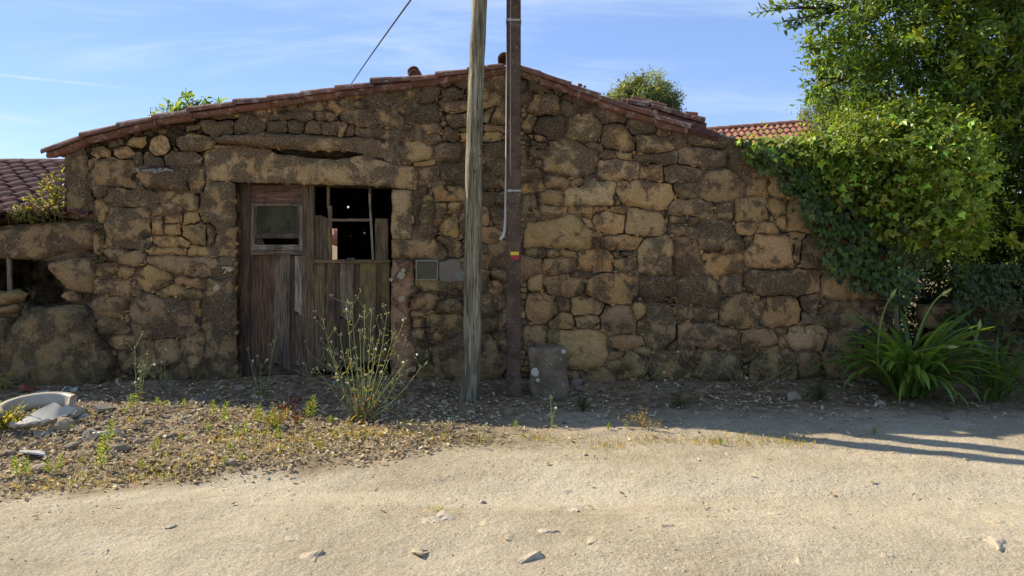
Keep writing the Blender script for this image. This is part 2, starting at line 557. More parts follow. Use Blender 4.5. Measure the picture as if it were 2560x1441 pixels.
M_GLASS, t = new_mat('grimy glass')
p = pos(t)
dirt = t.ramp(t.noise(p, 9, 5, 0.6), 0.35, 0.65)
gl = t.n('ShaderNodeBsdfPrincipled')
t.put(gl.inputs['Base Color'], t.mix(dirt, (0.040, 0.040, 0.022), (0.090, 0.085, 0.050)))
t.put(gl.inputs['Roughness'], t.mix(dirt, (0.5, 0.5, 0.5), (0.8, 0.8, 0.8)))
gl.inputs['Specular IOR Level'].default_value = 0.12
tp = t.n('ShaderNodeBsdfTransparent', i_Color=(0.75, 0.8, 0.7, 1))
mx = t.n('ShaderNodeMixShader', i_0=0.72)
t.nt.links.new(tp.outputs[0], mx.inputs[1]); t.nt.links.new(gl.outputs[0], mx.inputs[2])
t.n('ShaderNodeOutputMaterial', i_Surface=mx)

# ================================================================== GROUND
def sstep(a, b, x):
    t = np.clip((np.asarray(x, float) - a) / (b - a), 0, 1)
    return t * t * (3 - 2 * t)


# edge of the leaf-strewn verge, as Y for each X
_vx, _vy = [], []
for (a, b) in ((-500, 1262), (0, 1232), (300, 1215), (600, 1186), (850, 1165), (1000, 1146), (1100, 1124), (1300, 1118), (1600, 1112), (2000, 1108), (2300, 1088), (2560, 1082), (3000, 1082)):
    q = G(a, b); _vx.append(q.x); _vy.append(q.y)
_o = np.argsort(_vx)
_vx = np.array(_vx)[_o]; _vy = np.array(_vy)[_o]


def verge_y(x):
    return np.interp(x, _vx, _vy)


def gh(x, y):
    x = np.asarray(x, float); y = np.asarray(y, float)
    near = np.exp(-(np.maximum(np.abs(x) - 7, 0) / 3) ** 2) * np.exp(-(np.maximum(np.abs(y + 2.5) - 4, 0) / 3) ** 2)
    h = 0.030 * fbm(x * 0.9, y * 0.9, 3, 3) + 0.012 * fbm(x * 4, y * 6, 5, 3) + 0.006 * fbm(x * 14, y * 14, 9, 2)
    v = sstep(0.0, 0.35, y - verge_y(x))
    h = h + v * (0.02 + 0.016 * fbm(x * 7, y * 7, 12, 3))
    h = h + 0.10 * np.exp(-((x + 3.4) / 1.25) ** 2 - ((y + 1.45) / 0.55) ** 2)          # heap of rubble and leaves
    h = h + 0.04 * sstep(-0.6, 0.0, y) * (1 - sstep(0.2, 0.5, y))
    h = h - 0.045 * np.exp(-((y + 2.75 + 0.12 * np.sin(x * 0.8)) / 0.24) ** 2) + 0.02 * np.exp(-((y + 3.4 + 0.1 * np.sin(x)) / 0.25) ** 2) - 0.040 * np.exp(-((y + 4.25 + 0.1 * np.sin(x * 0.7 + 1)) / 0.35) ** 2)
    return h * near


def axis(lo, hi, step, far):
    a = np.arange(lo, hi + 1e-6, step)
    g = []; s = step; v = hi
    while v < far:
        s *= 1.35; v += s; g.append(v)
    g2 = []; s = step; v = lo
    while v > -far:
        s *= 1.35; v -= s; g2.append(v)
    return np.concatenate([g2[::-1], a, g])


gx = axis(-5.2, 5.2, 0.03, 700.0); gy = axis(-4.4, 0.5, 0.025, 700.0)
XX, YY = np.meshgrid(gx, gy)
ZZ = gh(XX, YY)
nx, ny = len(gx), len(gy)
idx = np.arange(nx * ny).reshape(ny, nx)
F = np.stack([idx[:-1, :-1], idx[:-1, 1:], idx[1:, 1:], idx[1:, :-1]], -1).reshape(-1, 4)
vg = sstep(-0.18, 0.22, YY - verge_y(XX) + 0.22 * fbm(XX * 3, YY * 3, 31, 4))
# the verge gets thin and sandy towards the right
thin = 1 - 0.55 * sstep(-0.6, 0.8, XX) * (1 - sstep(-1.45, -0.7, YY)) - 0.2 * (1 - sstep(-1.6, -0.9, YY))
C = np.ones((nx * ny, 4)); C[:, 3] = np.clip(vg * thin, 0, 1).ravel()
gm = MB().add(np.stack([XX, YY, ZZ], -1).reshape(-1, 3), F, C)
ground = gm.build('ground', M_DIRT, None, True, kind='structure')

# ================================================================== STONES
TONE = {
    'd': ((0.235, 0.168, 0.098), 0.98), 'g': ((0.305, 0.222, 0.130), 0.78), 't': ((0.430, 0.285, 0.130), 0.56),
    'o': ((0.500, 0.300, 0.112), 0.48), 'p': ((0.385, 0.245, 0.140), 0.54), 'k': ((0.280, 0.210, 0.105), 0.80),
    'T': ((0.610, 0.400, 0.175), 0.34), 'G': ((0.480, 0.362, 0.190), 0.54),
}
UNIT = {'A': (0, 340, 2.5), 'B': (0, 640, 2.5), 'C': (460, 160, 2.5), 'D': (960, 120, 2.5), 'E': (1280, 160, 2.2205),
        'F': (1280, 440, 1.953), 'G': (1640, 330, 2.1515), 'H': (1280, 700, 2.0816), 'I': (1640, 600, 2.498),
        'J': (960, 440, 2.0816), 'K': (960, 720, 2.2202)}
# outline of every stone: block letter, tone, [protrusion in cm], points
TRACE = """
A d8 66 13 80 13 86 27 88 45 91 60 93 82 72 82 66 65 63 45 63 28
A t 91 12 103 10 111 15 109 21 97 23 90 18
A t 108 6 113 3 117 6 118 10 110 13 107 9
A d 117 3 122 3 123 9 119 10
A t 113 12 122 9 131 13 135 17 131 22 120 23 112 19
A t 128 3 133 0 146 0 147 8 142 12 130 11 125 9
A t 150 3 160 -1 168 2 170 12 166 19 155 21 148 15
A d 171 7 174 9 177 16 172 15
A t 174 1 190 -2 208 0 216 6 210 14 200 16 181 15 175 7
A g 94 24 115 23 132 24 137 34 143 52 130 53 108 50 92 48 89 42 91 32
A d 132 21 141 20 142 29 134 30
A d 143 21 150 20 163 26 160 31 143 29
A g 165 18 176 16 190 17 199 24 201 30 190 36 178 34 165 28
A d20 136 34 150 32 186 33 187 54 148 54 138 44
A t 190 33 202 27 203 45 201 58 195 57 187 50
A g 92 51 107 50 107 59 92 59
A g 108 51 145 54 175 56 172 62 155 67 128 70 105 65 105 60
A g 174 57 198 60 198 72 185 72 172 66
A t 92 66 103 67 106 75 105 82 95 82
A g 110 74 125 72 147 73 150 85 148 103 146 113 118 112 103 108 106 90 107 80
A o 163 79 180 78 182 86 172 88 163 86
A t 183 80 196 78 199 84 193 88 183 87
A o 164 90 178 89 181 98 172 100 163 97
A t 182 89 203 88 204 98 205 108 190 107 182 100
A d 205 87 210 88 216 97 214 106 207 108 206 98
A o 155 101 181 101 190 108 175 110 158 109
A T 187 115 203 112 207 119 200 121 186 120
A o 150 115 170 112 186 114 184 119 170 119 150 119
A g9 206 48 217 45 233 46 236 60 236 100 235 123 222 124 210 118 215 105 217 96 210 87 200 82 199 72 200 60
A g8 148 121 170 119 205 122 235 126 235 140 215 142 185 140 165 133 150 125
A g 104 113 118 114 143 117 140 125 134 131 122 128 110 120
A t 95 100 104 98 103 112 97 115 92 104
A t 96 131 112 130 118 134 112 142 100 144 96 140
A t 120 131 130 133 132 139 114 144 116 137
A t 87 26 92 26 92 33 88 33
A t 152 74 162 70 172 69 180 73 178 77 162 78 153 80
A o 152 82 162 80 162 90 161 99 153 99 151 90
B t 97 24 115 22 128 27 140 33 135 38 115 40 97 38
B o 133 22 150 12 165 18 172 26 160 32 142 32
B t 175 22 195 23 207 27 204 34 190 32 175 28
B t 163 33 175 28 190 32 205 36 200 41 180 42 155 40
B d9 131 46 140 41 165 40 188 44 190 55 194 62 195 75 182 81 160 82 137 80 130 72 129 58
B o 191 46 197 45 198 57 195 58 190 52
B t 89 44 100 42 118 42 127 47 125 55 120 61 104 62 96 60 90 52
B g 101 64 112 62 122 65 129 72 130 77 118 79 103 77
B t 124 62 129 62 130 70 125 68
B t 105 82 118 79 130 80 137 86 120 94 113 91
B k 120 100 137 89 155 84 175 83 180 93 178 105 165 112 140 116 125 115
B k 181 84 203 78 204 90 202 100 185 97 179 90
B k 190 100 202 102 200 118 190 118 188 108
B k 165 113 187 107 188 118 180 124 160 122
B d9 206 22 236 22 237 132 225 134 202 128 201 110 205 85 206 50
C d 30 49 48 47 53 51 52 55 35 57 30 54
C d 16 59 47 56 49 67 40 71 32 73 20 65
C t 0 61 14 60 16 63 14 66 0 68
C d 49 62 56 52 65 50 80 58 81 63 72 68 60 70 50 70
C d 61 48 75 45 83 44 86 50 82 56 70 51
C g 82 52 100 48 128 47 130 54 120 58 110 55 95 56 84 56
C g 87 44 95 43 100 46 95 49 88 48
C t 102 44 112 39 113 45 106 47
C g 113 41 125 37 140 37 141 46 130 46 115 46
C t 141 37 150 36 156 43 157 48 154 50 147 47 142 44
C g 155 38 160 35 167 36 168 41 160 45 156 43
C g 169 38 178 35 181 39 179 43 170 43
C o 165 31 179 30 179 35 167 35
C d 181 30 195 28 208 32 218 34 212 38 205 45 190 45 183 42
C g 130 48 148 47 151 52 148 57 135 56 130 54
C g 156 50 165 45 185 46 194 51 194 58 191 63 180 62 165 57
C d 82 58 95 56 102 57 103 68 90 69 84 65
C g 102 58 110 56 120 60 120 66 112 70 104 68
C t 120 63 128 57 136 62 137 70 120 68
C g 138 58 150 58 154 65 152 71 140 71 137 66
C t 155 62 162 61 160 72 154 71
C g 161 63 168 62 169 72 160 73
C g 170 65 195 64 215 66 235 68 237 75 215 76 190 74 171 71
C t 195 47 212 46 220 52 218 60 205 65 198 62 195 55
C d 213 47 222 40 230 45 228 50 220 52
C d 206 45 218 38 228 40 222 45 212 46
C g 205 22 215 22 220 28 212 33 205 28
C g 218 24 230 22 238 25 235 30 225 31 218 28
C d 238 24 250 19 256 25 250 33 240 35 236 31
C d 221 54 232 47 248 44 254 50 250 58 235 60 224 60
C o 220 62 228 58 228 64 220 65
C g 230 61 250 60 256 66 250 70 238 67
C g 239 69 250 69 256 76 250 78 240 76
C g11 35 73 60 70 95 70 130 72 165 73 195 75 211 80 211 87 217 96 205 97 195 94 180 89 160 91 130 90 105 88 88 85 60 81 40 81 35 77
C G8 22 86 40 82 62 83 85 87 95 92 120 95 140 98 160 96 178 93 200 98 225 102 232 108 233 123 215 124 180 122 120 120 60 118 22 117 21 100
C G 213 79 235 78 243 80 247 88 244 95 228 97 218 93 213 86
C o 230 99 245 97 250 99 245 103 232 102
C p 214 96 225 98 226 101 217 99
C d 234 104 256 101 256 111 250 118 235 120
D d 55 32 63 30 68 34 66 38 58 39
D g 70 31 80 28 88 30 88 40 80 41 70 36
D g 58 41 70 38 78 43 82 48 78 51 60 51
D d 81 42 88 42 88 50 84 50
D p 57 53 72 52 86 53 87 62 75 66 65 64 60 58
D d 64 68 85 63 87 78 72 79 66 74
D d 74 80 86 79 86 83 75 84
D o 75 85 87 84 86 92 78 92
D d 62 84 74 83 75 92 66 94 60 90
D d9 53 97 62 94 78 95 80 105 76 113 65 114 56 112 51 106
D d 80 96 86 95 86 118 78 114
D d 52 116 65 115 84 119 85 128 70 131 54 128
D t 103 29 115 26 121 28 121 40 108 41 102 38
D d 111 20 120 19 121 25 112 24
D t 102 46 112 44 115 52 108 58 102 60
D g 103 62 110 60 106 68 102 75
D t 111 62 118 60 120 75 106 76
D t 102 78 119 79 120 83 104 83
D t 103 85 114 84 116 90 108 93 102 93
D d 103 95 119 96 120 105 112 110 104 108
D d 107 112 119 112 120 128 108 122
D d 101 126 120 131 120 141 101 140
D d 137 25 141 28 140 31 137 31
D d 137 32 143 34 142 42 137 42
D d 144 30 155 29 167 34 168 42 155 45 145 41
D g 139 46 147 45 148 52 140 56 137 54
D t9 146 55 150 47 165 46 174 49 175 60 168 67 155 67 147 62
D g 177 50 192 48 192 65 180 66 176 58
D d 169 36 180 38 190 41 192 47 176 48 169 43
D t 141 76 147 68 152 70 150 78 145 82 141 80
D d9 153 72 165 69 178 70 180 82 175 90 160 88 150 80
E d 62 30 75 28 90 33 90 45 75 49 60 46 55 40
E d 91 36 102 38 101 46 92 46
E d 100 47 115 44 125 51 130 57 125 63 108 66 100 62 92 55
E d 71 50 85 50 84 55 72 54
E G 70 60 80 57 92 58 99 65 101 75 95 85 85 87 72 86 62 80 64 70
E d 133 51 147 54 145 58 133 58
E o9 104 71 118 68 130 73 133 82 138 90 132 98 120 97 108 92 102 84
E d 132 64 142 60 158 62 163 68 162 76 145 78 133 76 130 70
E d 164 62 175 62 190 69 180 74 165 70
E g 165 72 176 75 177 80 165 81 163 77
E g 139 82 150 79 164 82 178 86 180 95 170 99 145 100 140 92
E d 178 78 185 75 193 75 196 82 191 90 182 88
E d 137 104 150 101 170 100 185 100 188 108 183 112 160 112 140 109
E d 196 75 220 78 245 84 250 92 235 95 210 92 198 89
E g9 190 97 205 93 235 97 243 100 242 113 220 116 200 115 189 110
E d 245 97 252 95 275 105 275 118 262 124 252 120 244 113
E G10 42 90 55 86 70 87 82 92 97 98 96 108 90 118 82 125 68 126 45 123 37 117 38 108
E G 80 90 90 88 100 94 99 97 88 95
E G 18 97 25 93 33 98 32 104 25 106 18 102
E t 100 99 115 99 116 105 110 106 99 105
E t 118 99 130 99 136 102 134 107 122 107 117 104
E G8 101 108 118 107 142 111 143 120 141 129 125 129 101 127
E o 145 115 166 113 170 122 170 131 150 131 144 128
E T 148 111 157 111 155 114 149 114
E g 172 120 185 115 190 114 210 118 209 124 204 131 185 133 172 130
E t 10 118 28 117 30 125 28 132 12 132
E p 38 127 55 125 64 130 63 140 50 141 38 138
E t 71 130 82 133 78 138 66 140 66 136
E o 12 135 35 134 36 143 12 143
E d 10 98 17 96 20 105 24 110 20 116 10 116
E t 26 107 32 107 33 113 25 116
E p 29 80 38 82 36 87 30 86
E d 22 90 35 88 40 92 37 98 28 94
F d 12 35 25 24 31 25 32 40 20 44 12 46
F t 33 24 45 19 65 18 66 25 62 35 45 36 33 37
F G9 67 18 85 14 95 9 125 10 132 13 131 30 128 37 115 38 95 35 72 37 69 28
F T9 135 14 145 8 165 6 190 8 203 15 208 23 205 34 195 40 170 40 145 37 137 27 134 20
F t 131 26 135 29 137 34 133 36
F d 209 10 225 10 240 12 238 24 220 29 211 25
F g 204 33 215 30 245 33 253 38 254 50 248 53 230 51 205 47 203 40
F t 34 39 50 38 65 41 70 46 62 51 50 52 38 48
F o 74 42 85 40 100 41 103 48 101 53 90 51 77 47
F o 104 41 120 40 124 43 110 47
F o 126 42 140 41 146 43 143 48 130 47
F T8 103 58 108 50 120 46 132 49 143 51 144 60 138 70 130 75 118 72 106 65
F G9 148 43 160 42 172 46 185 51 192 57 194 68 188 75 165 76 150 72 146 62
F d 26 45 35 44 37 54 28 59
F t 38 51 47 51 46 55 39 56
F T10 22 72 27 62 35 59 60 55 80 52 88 56 97 66 105 72 104 80 99 92 85 95 50 91 22 90 21 80
F t 89 53 95 54 104 62 103 68 96 64
F t 106 73 115 71 125 75 115 77 106 76
F o 113 79 130 78 150 78 166 80 163 88 157 94 135 93 122 91 117 85
F d 103 79 111 79 112 90 103 92
F d 206 52 222 51 223 61 215 62 207 60
F d 225 53 237 53 237 59 230 64 225 60
F d 205 64 220 63 237 67 236 75 215 76 204 73
F G9 162 95 165 87 175 82 205 80 207 95 205 105 205 124 185 126 163 122
F d 209 80 222 78 236 85 238 100 240 123 225 125 208 123
F d 22 94 38 93 45 98 40 104 28 104 20 100
F t 47 96 60 97 58 104 46 103
F o 64 94 78 97 83 104 70 103 63 99
F t 41 108 55 105 82 106 83 118 70 121 45 126 40 120
F d 11 108 38 107 38 122 25 127 11 125
F o 87 98 105 95 122 97 129 104 128 117 110 120 88 121 86 110
F t 126 97 138 97 138 101 132 103
F k 140 98 158 96 160 102 150 104 139 103
F k 131 106 150 105 160 106 162 118 150 122 135 120 130 114
F d 70 126 80 123 100 124 98 130 80 131
F T 25 130 35 127 40 132 38 147 27 148
F p 150 124 158 122 163 126 155 130 149 128
F d 165 130 185 128 202 128 204 136 202 148 185 150 166 147
G d 85 21 100 21 118 26 117 39 105 49 95 47 86 41
G g10 50 62 58 52 65 45 80 44 90 47 98 55 104 65 100 73 85 77 60 77 52 72 49 66
G t 112 47 118 44 125 48 122 52 114 52
G t 128 45 139 47 138 52 130 51
G t 108 58 118 56 128 59 130 72 118 74 107 73
G t 130 58 142 55 153 62 158 70 160 76 145 75 132 70
G t9 93 80 105 77 120 76 128 82 130 102 115 104 95 104 92 92
G t 131 85 140 80 150 84 151 93 143 97 132 94
G g 70 90 80 83 90 85 91 98 82 100 70 98
G t 155 85 165 80 180 78 195 85 196 110 180 116 155 115 153 100
G T 141 100 151 98 152 112 146 114 141 108
G p 132 97 139 98 137 104 131 104
G T 96 108 105 105 116 106 118 113 110 120 97 117
G T 118 115 125 106 138 106 142 113 145 120 130 120 120 118
G T 101 122 113 122 112 125 103 125
G d10 54 104 70 102 83 106 90 115 100 125 100 136 85 139 65 137 52 132 50 115
G t 156 117 172 118 171 125 155 123
H t 38 0 75 -4 88 2 88 12 72 21 52 18 37 14
H o 90 2 110 -4 148 -6 152 5 148 15 140 28 120 30 108 26 97 22 88 16
H t 24 17 35 16 48 20 52 30 55 37 48 45 35 50 22 48 20 30
H d 53 20 65 21 71 28 69 38 62 39 55 34
H t 71 23 85 20 97 23 112 31 106 39 90 42 75 43 71 36
H t 42 58 55 43 62 40 73 42 75 53 73 58 50 60
H t 76 46 90 43 100 45 107 50 99 58 78 59
H T 98 56 105 52 107 56 103 60 97 59
H g9 108 45 114 32 125 31 140 32 145 40 148 52 147 62 130 63 110 62 107 54
H t 146 32 160 32 162 40 158 47 150 48 146 42
H d 163 31 180 33 195 38 198 60 195 78 175 82 160 75 152 65 152 50 160 42
H t 20 60 30 57 40 60 43 72 40 79 25 79 19 73
H T11 44 62 70 60 100 60 107 63 112 75 115 87 108 98 100 107 80 107 70 103 60 85 50 78 44 76
H p 116 80 120 72 140 69 158 67 161 72 155 79 140 85 122 85 117 84
H k 118 88 130 86 138 87 133 92 120 93
H k9 130 95 142 86 152 88 160 98 158 110 140 112 122 111 117 104
H d 146 81 158 83 168 88 166 95 157 92 147 86
H k 170 90 190 85 205 95 205 107 195 118 175 120 168 108
H d 76 127 85 112 100 108 115 108 122 115 118 128 105 133 85 134
H k 66 110 80 108 83 112 75 126 67 128
H d 208 91 230 84 232 90 232 102 218 103 206 100
I o 50 16 65 14 84 15 88 25 85 33 70 35 52 33 48 25
I T10 101 -5 118 -6 137 -1 138 15 137 28 120 29 93 28 88 22 95 8
I d 140 -2 146 0 145 15 142 22 139 15
I d 148 0 165 -3 175 2 183 12 185 22 175 29 148 28 146 15
I g9 90 38 95 31 115 30 160 30 164 35 165 48 158 54 130 54 105 54 92 50 89 45
I t9 167 38 180 33 195 28 210 38 216 50 220 57 195 59 172 58 167 50
I g 66 37 75 35 86 39 85 50 78 53 66 49
I d9 24 45 35 37 50 37 60 42 63 55 60 66 40 65 28 60
I t9 70 65 80 55 95 54 103 57 105 75 104 87 85 88 65 86 64 78
I o9 112 60 125 57 138 58 145 67 144 80 135 86 110 87 107 78 110 68
I T 105 62 110 61 109 68 105 68
I g 146 57 160 55 164 62 160 70 152 72 146 66
I g 147 74 158 73 159 82 150 86 145 82
I g 166 60 171 60 170 68 166 67
I d 165 72 175 63 190 62 210 62 218 65 218 80 205 86 190 84 172 85 164 82
I d 20 68 34 67 37 74 33 80 20 79
I d 39 68 60 70 61 79 40 80
I g9 22 86 35 84 60 86 78 89 84 95 84 106 70 108 40 107 25 107 22 95
I p9 87 92 95 89 110 88 120 93 123 97 118 105 100 108 87 107 85 102
I t 133 88 150 87 168 88 170 100 167 109 150 109 135 107 131 98
I t 125 96 130 96 131 107 126 107
I o 121 89 131 89 129 93 122 93
I d 172 100 180 92 195 90 205 97 205 120 190 135 172 135 168 120
I k 42 112 55 110 75 112 85 120 87 132 75 138 50 140 38 135 40 122
I g 80 112 98 110 101 114 90 116 82 115
I k9 96 122 105 112 118 109 130 110 138 116 142 125 142 138 100 138 94 130
I g 86 118 96 116 97 121 88 124
I d 88 126 93 124 93 132 88 131
I d 145 115 155 111 162 118 165 135 145 137 143 125
I d 10 103 20 100 21 110 12 112
I d 22 111 40 110 40 118 36 128 24 125
J G9 8 15 30 16 33 30 32 60 33 76 8 76
J p8 8 78 35 77 60 77 72 85 75 95 72 100 8 99
J d 34 18 48 14 55 17 48 25 36 27
J d 36 28 43 29 44 40 40 47 35 45
J k 45 26 55 19 60 30 50 33 45 30
J o 57 17 72 17 85 24 84 28 72 30 61 27
J t 74 15 90 16 100 19 95 27 86 23
J k 43 35 58 33 60 40 60 56 50 57 42 55 41 47
J o 62 35 74 34 72 45 67 55 62 60
J o 72 50 80 44 88 46 88 60 87 73 75 70 70 62
J d 36 60 55 58 60 65 58 72 45 75 36 74
J t 76 36 84 34 92 40 85 42 78 44
J d 90 43 100 40 99 70 91 74 90 58
J t 63 78 75 74 87 77 90 95 77 95 74 85
J G 37 102 100 103 98 128 70 132 37 131
J p9 7 101 36 101 36 128 33 143 30 160 33 190 39 225 38 235 15 240 7 240
J d 120 20 143 20 144 36 125 36 118 30
J t 118 38 124 37 126 52 123 60 117 58
J d 127 38 144 38 144 60 136 62 128 52
J t 118 62 132 61 138 70 135 82 125 80 118 75
J d 115 84 140 79 144 90 144 111 115 110
J d 116 113 126 114 126 130 120 138 115 130
J o 128 126 136 125 138 133 133 140 128 136
J d 128 113 144 113 144 124 130 123
K t 28 13 45 9 58 13 58 20 45 25 29 25
K g 60 18 80 15 86 20 85 28 60 29
K o 30 28 42 26 46 30 43 33 30 33
K o 32 35 46 34 46 43 33 44
K t 47 31 60 31 85 30 86 47 70 49 55 45 48 42
K t 48 46 57 47 57 49 49 50
K t 30 48 45 47 46 59 34 60 30 55
K t 47 51 60 50 74 53 75 57 68 61 50 61
K d 35 62 48 62 48 66 35 66
K k12 57 67 85 55 105 52 118 55 126 62 133 75 134 85 128 97 115 105 80 106 60 104 53 95 54 78
K k 35 68 46 67 52 73 53 85 55 95 48 105 40 103 38 85
K d 107 15 118 9 124 12 124 30 107 33
K k 107 36 120 34 128 38 128 47 108 49
K d 125 50 133 49 134 53 126 55
K d 127 13 136 12 137 25 128 27
K d 129 29 136 29 136 46 130 45
K d 128 62 136 60 136 72 132 72
"""
SHED_TRACE = """
A d10 0 93 40 87 62 85 92 84 94 92 92 110 95 114 62 117 40 124 15 124 0 121 -30 121 -30 95
B k12 47 6 60 2 95 2 96 15 95 37 80 38 68 35 58 25 50 13
B d10 60 36 70 34 79 38 79 45 70 47 62 43
B d26 12 95 15 80 22 65 32 56 50 50 70 48 83 49 92 58 98 75 105 87 115 98 118 108 112 125 90 132 40 132 12 128 10 110
B k12 -30 36 0 36 15 33 25 38 22 45 8 49 0 50 -30 50
B k12 -30 52 0 51 15 47 20 51 17 57 0 59 -30 60
B d10 -30 62 0 62 15 63 10 68 11 85 8 115 0 118 -30 118
B k10 5 59 17 57 18 62 10 63
"""


def parse(txt):
    out = []
    for ln in txt.strip().splitlines():
        f = ln.split()
        ox, oy, k = UNIT[f[0]]
        tone = f[1][0]
        prot = float(f[1][1:]) / 100 if len(f[1]) > 1 else None
        v = np.array([float(q) for q in f[2:]]).reshape(-1, 2)
        out.append((tone, prot, np.stack([ox + v[:, 0] * k, oy + v[:, 1] * k], 1)))
    return out


def inside(P, poly):
    x, y = P[:, 0], P[:, 1]
    r = np.zeros(len(P), bool)
    n = len(poly); j = n - 1
    for i in range(n):
        xi, yi = poly[i]; xj, yj = poly[j]
        if yi != yj:
            c = ((yi > y) != (yj > y)) & (x < (xj - xi) * (y - yi) / (yj - yi) + xi)
            r ^= c
        j = i
    return r


def dist_to(P, poly):
    d = np.full(len(P), 1e9)
    n = len(poly)
    for i in range(n):
        a = poly[i]; b = poly[(i + 1) % n]
        ab = b - a; L = ab @ ab + 1e-12
        t = np.clip(((P - a) @ ab) / L, 0, 1)
        q = a + t[:, None] * ab
        d = np.minimum(d, np.hypot(P[:, 0] - q[:, 0], P[:, 1] - q[:, 1]))
    return d


def outline(poly, rng, step=0.022, jit=0.0062, fit=None):
    """resampled, uneven outline in wall metres; fit = (label map, own label) lets the stone settle against its neighbours"""
    n = len(poly)
    q = []
    for i in range(n):
        a = poly[i]; b = poly[(i + 1) % n]
        q += [a * 0.95 + b * 0.05, a * 0.05 + b * 0.95]
    q = np.array(q)
    out = []
    for i in range(len(q)):
        a = q[i]; b = q[(i + 1) % len(q)]
        m = max(1, int(round(np.linalg.norm(b - a) / step)))
        for k in range(m):
            out.append(a + (b - a) * k / m)
    out = np.array(out)
    tan = np.roll(out, -1, 0) - np.roll(out, 1, 0)
    nrm = np.stack([tan[:, 1], -tan[:, 0]], 1)
    nrm /= np.linalg.norm(nrm, axis=1, keepdims=True) + 1e-9
    area = 0.5 * np.sum(out[:, 0] * np.roll(out[:, 1], -1) - np.roll(out[:, 0], -1) * out[:, 1])
    if area < 0:
        nrm = -nrm
    if fit is not None:
        lab, me = fit
        px = wall_px(out)
        npx = np.stack([nrm[:, 0], -nrm[:, 1]], 1)
        off = np.full(len(out), -9.0)
        alive = np.ones(len(out), bool); seen = np.zeros(len(out), bool)
        for st in np.arange(-9, 19, 1.0):
            p_ = px + npx * st
            ii = np.clip(np.round((p_[:, 1] - LY0) / LGS).astype(int), 0, lab.shape[0] - 1)
            jj = np.clip(np.round(p_[:, 0] / LGS).astype(int), 0, lab.shape[1] - 1)
            ok = lab[ii, jj] == me
            off = np.where(alive & ok, st, off)
            seen |= ok
            alive &= ~(seen & ~ok)
        off = (np.roll(off, 1) + 6 * off + np.roll(off, -1)) / 8
        out = out + nrm * ((off - rng.uniform(0.3, 1.3)) / 248.2)[:, None]
    w = fbm(out[:, 0] * 16, out[:, 1] * 16, int(rng.integers(1000)), 3)
    return out + nrm * (w * jit * 2.0 - 0.001)[:, None]


def stone_mb(poly, tone, prot, seed, y0=0.020, step=0.026, fit=None, flat=True):
    rng = np.random.default_rng(seed)
    o = outline(poly, rng, fit=fit)
    lo, hi = o.min(0), o.max(0)
    gx_, gy_ = np.meshgrid(np.arange(lo[0], hi[0], step), np.arange(lo[1], hi[1], step))
    g = np.stack([gx_.ravel(), gy_.ravel()], 1)
    g = g + rng.uniform(-0.3, 0.3, g.shape) * step
    if len(g):
        g = g[inside(g, o)]
    if len(g):
        g = g[dist_to(g, o) > step * 0.45]
    pts = np.concatenate([o, g]) if len(g) else np.concatenate([o, o.mean(0)[None]])
    n = len(o)
    vs, es, fs, ov, oe, of = delaunay_2d_cdt([Vector(p_) for p_ in pts], [(i, (i + 1) % n) for i in range(n)], [], 1, 1e-6)
    P = np.array([v[:] for v in vs])
    d = dist_to(P, o)
    md = d.max()
    if prot is None:
        prot = rng.uniform(0.024, 0.046) * min(1.0, 0.55 + md / 0.09)
    elif flat:
        prot = prot * 0.55
    R = min(0.016, md * 0.5 + 0.003) * rng.uniform(0.45, 1.0)
    t_ = np.clip(d / R, 0, 1)
    hgt = prot * (0.74 * np.sqrt(np.clip(1 - (1 - t_) ** 2.0, 0, 1)) + 0.26 * np.clip(d / (md * 0.6 + 1e-4), 0, 1) ** 0.5)
    c = P.mean(0)
    tilt = rng.normal(size=2) * 0.05
    hgt = hgt + t_ * ((P - c) @ tilt)
    for _ in range(4):                                   # broken-off facets
        an = rng.uniform(0, 6.283); v_ = (P - c) @ np.array([math.cos(an), math.sin(an)])
        hgt = hgt - t_ * rng.uniform(0.10, 0.42) * np.clip(v_ - rng.uniform(0.25, 0.75) * v_.max(), 0, 0.06)
    hgt = np.maximum(hgt, 0.004 * t_)
    hgt = hgt + t_ * (0.024 * fbm(P[:, 0] * 5, P[:, 1] * 5, seed + 3, 3) + 0.024 * fbm(P[:, 0] * 17, P[:, 1] * 17, seed + 11, 3))
    Y = y0 - hgt
    # wall plane -> world
    V = np.stack([P[:, 0], Y, P[:, 1]], 1)
    F = [f for f in fs if len(f) == 3]
    F = np.array(F)
    a = P[F[:, 1]] - P[F[:, 0]]; b = P[F[:, 2]] - P[F[:, 0]]
    neg = (a[:, 0] * b[:, 1] - a[:, 1] * b[:, 0]) < 0
    F[neg] = F[neg][:, ::-1]
    inv = {}
    for k, lst in enumerate(ov):
        for q in lst:
            inv[q] = k
    loop = [inv[i] for i in range(n) if i in inv]
    base = len(V)
    sk = V[loop].copy(); sk[:, 1] = y0 + 0.12
    m = len(loop)
    SF = []
    for i in range(m):
        j = (i + 1) % m
        SF += [(loop[i], base + i, base + j), (loop[i], base + j, loop[j])]
    V = np.concatenate([V, sk]); F = np.concatenate([F, np.array(SF)])
    col, al = TONE[tone]
    cc = 1.20 * (np.array(col) * 0.50 + np.array((0.385, 0.262, 0.130)) * 0.50) * (1 + rng.normal() * 0.09) * (1 + rng.normal(size=3) * 0.025)
    return MB().add(V, F, np.append(np.clip(cc, 0.02, 0.7), np.clip(0.6 + (al - 0.6) * 1.0 + rng.normal() * 0.08, 0, 1)))


def wall2(px):
    """photo pixels -> (x, z) on the wall plane"""
    d = -CAMY
    px = np.asarray(px, float)
    return np.stack([(px[:, 0] - CX) * d / FPX, CAMZ - (px[:, 1] - HY) * d / FPX], 1)


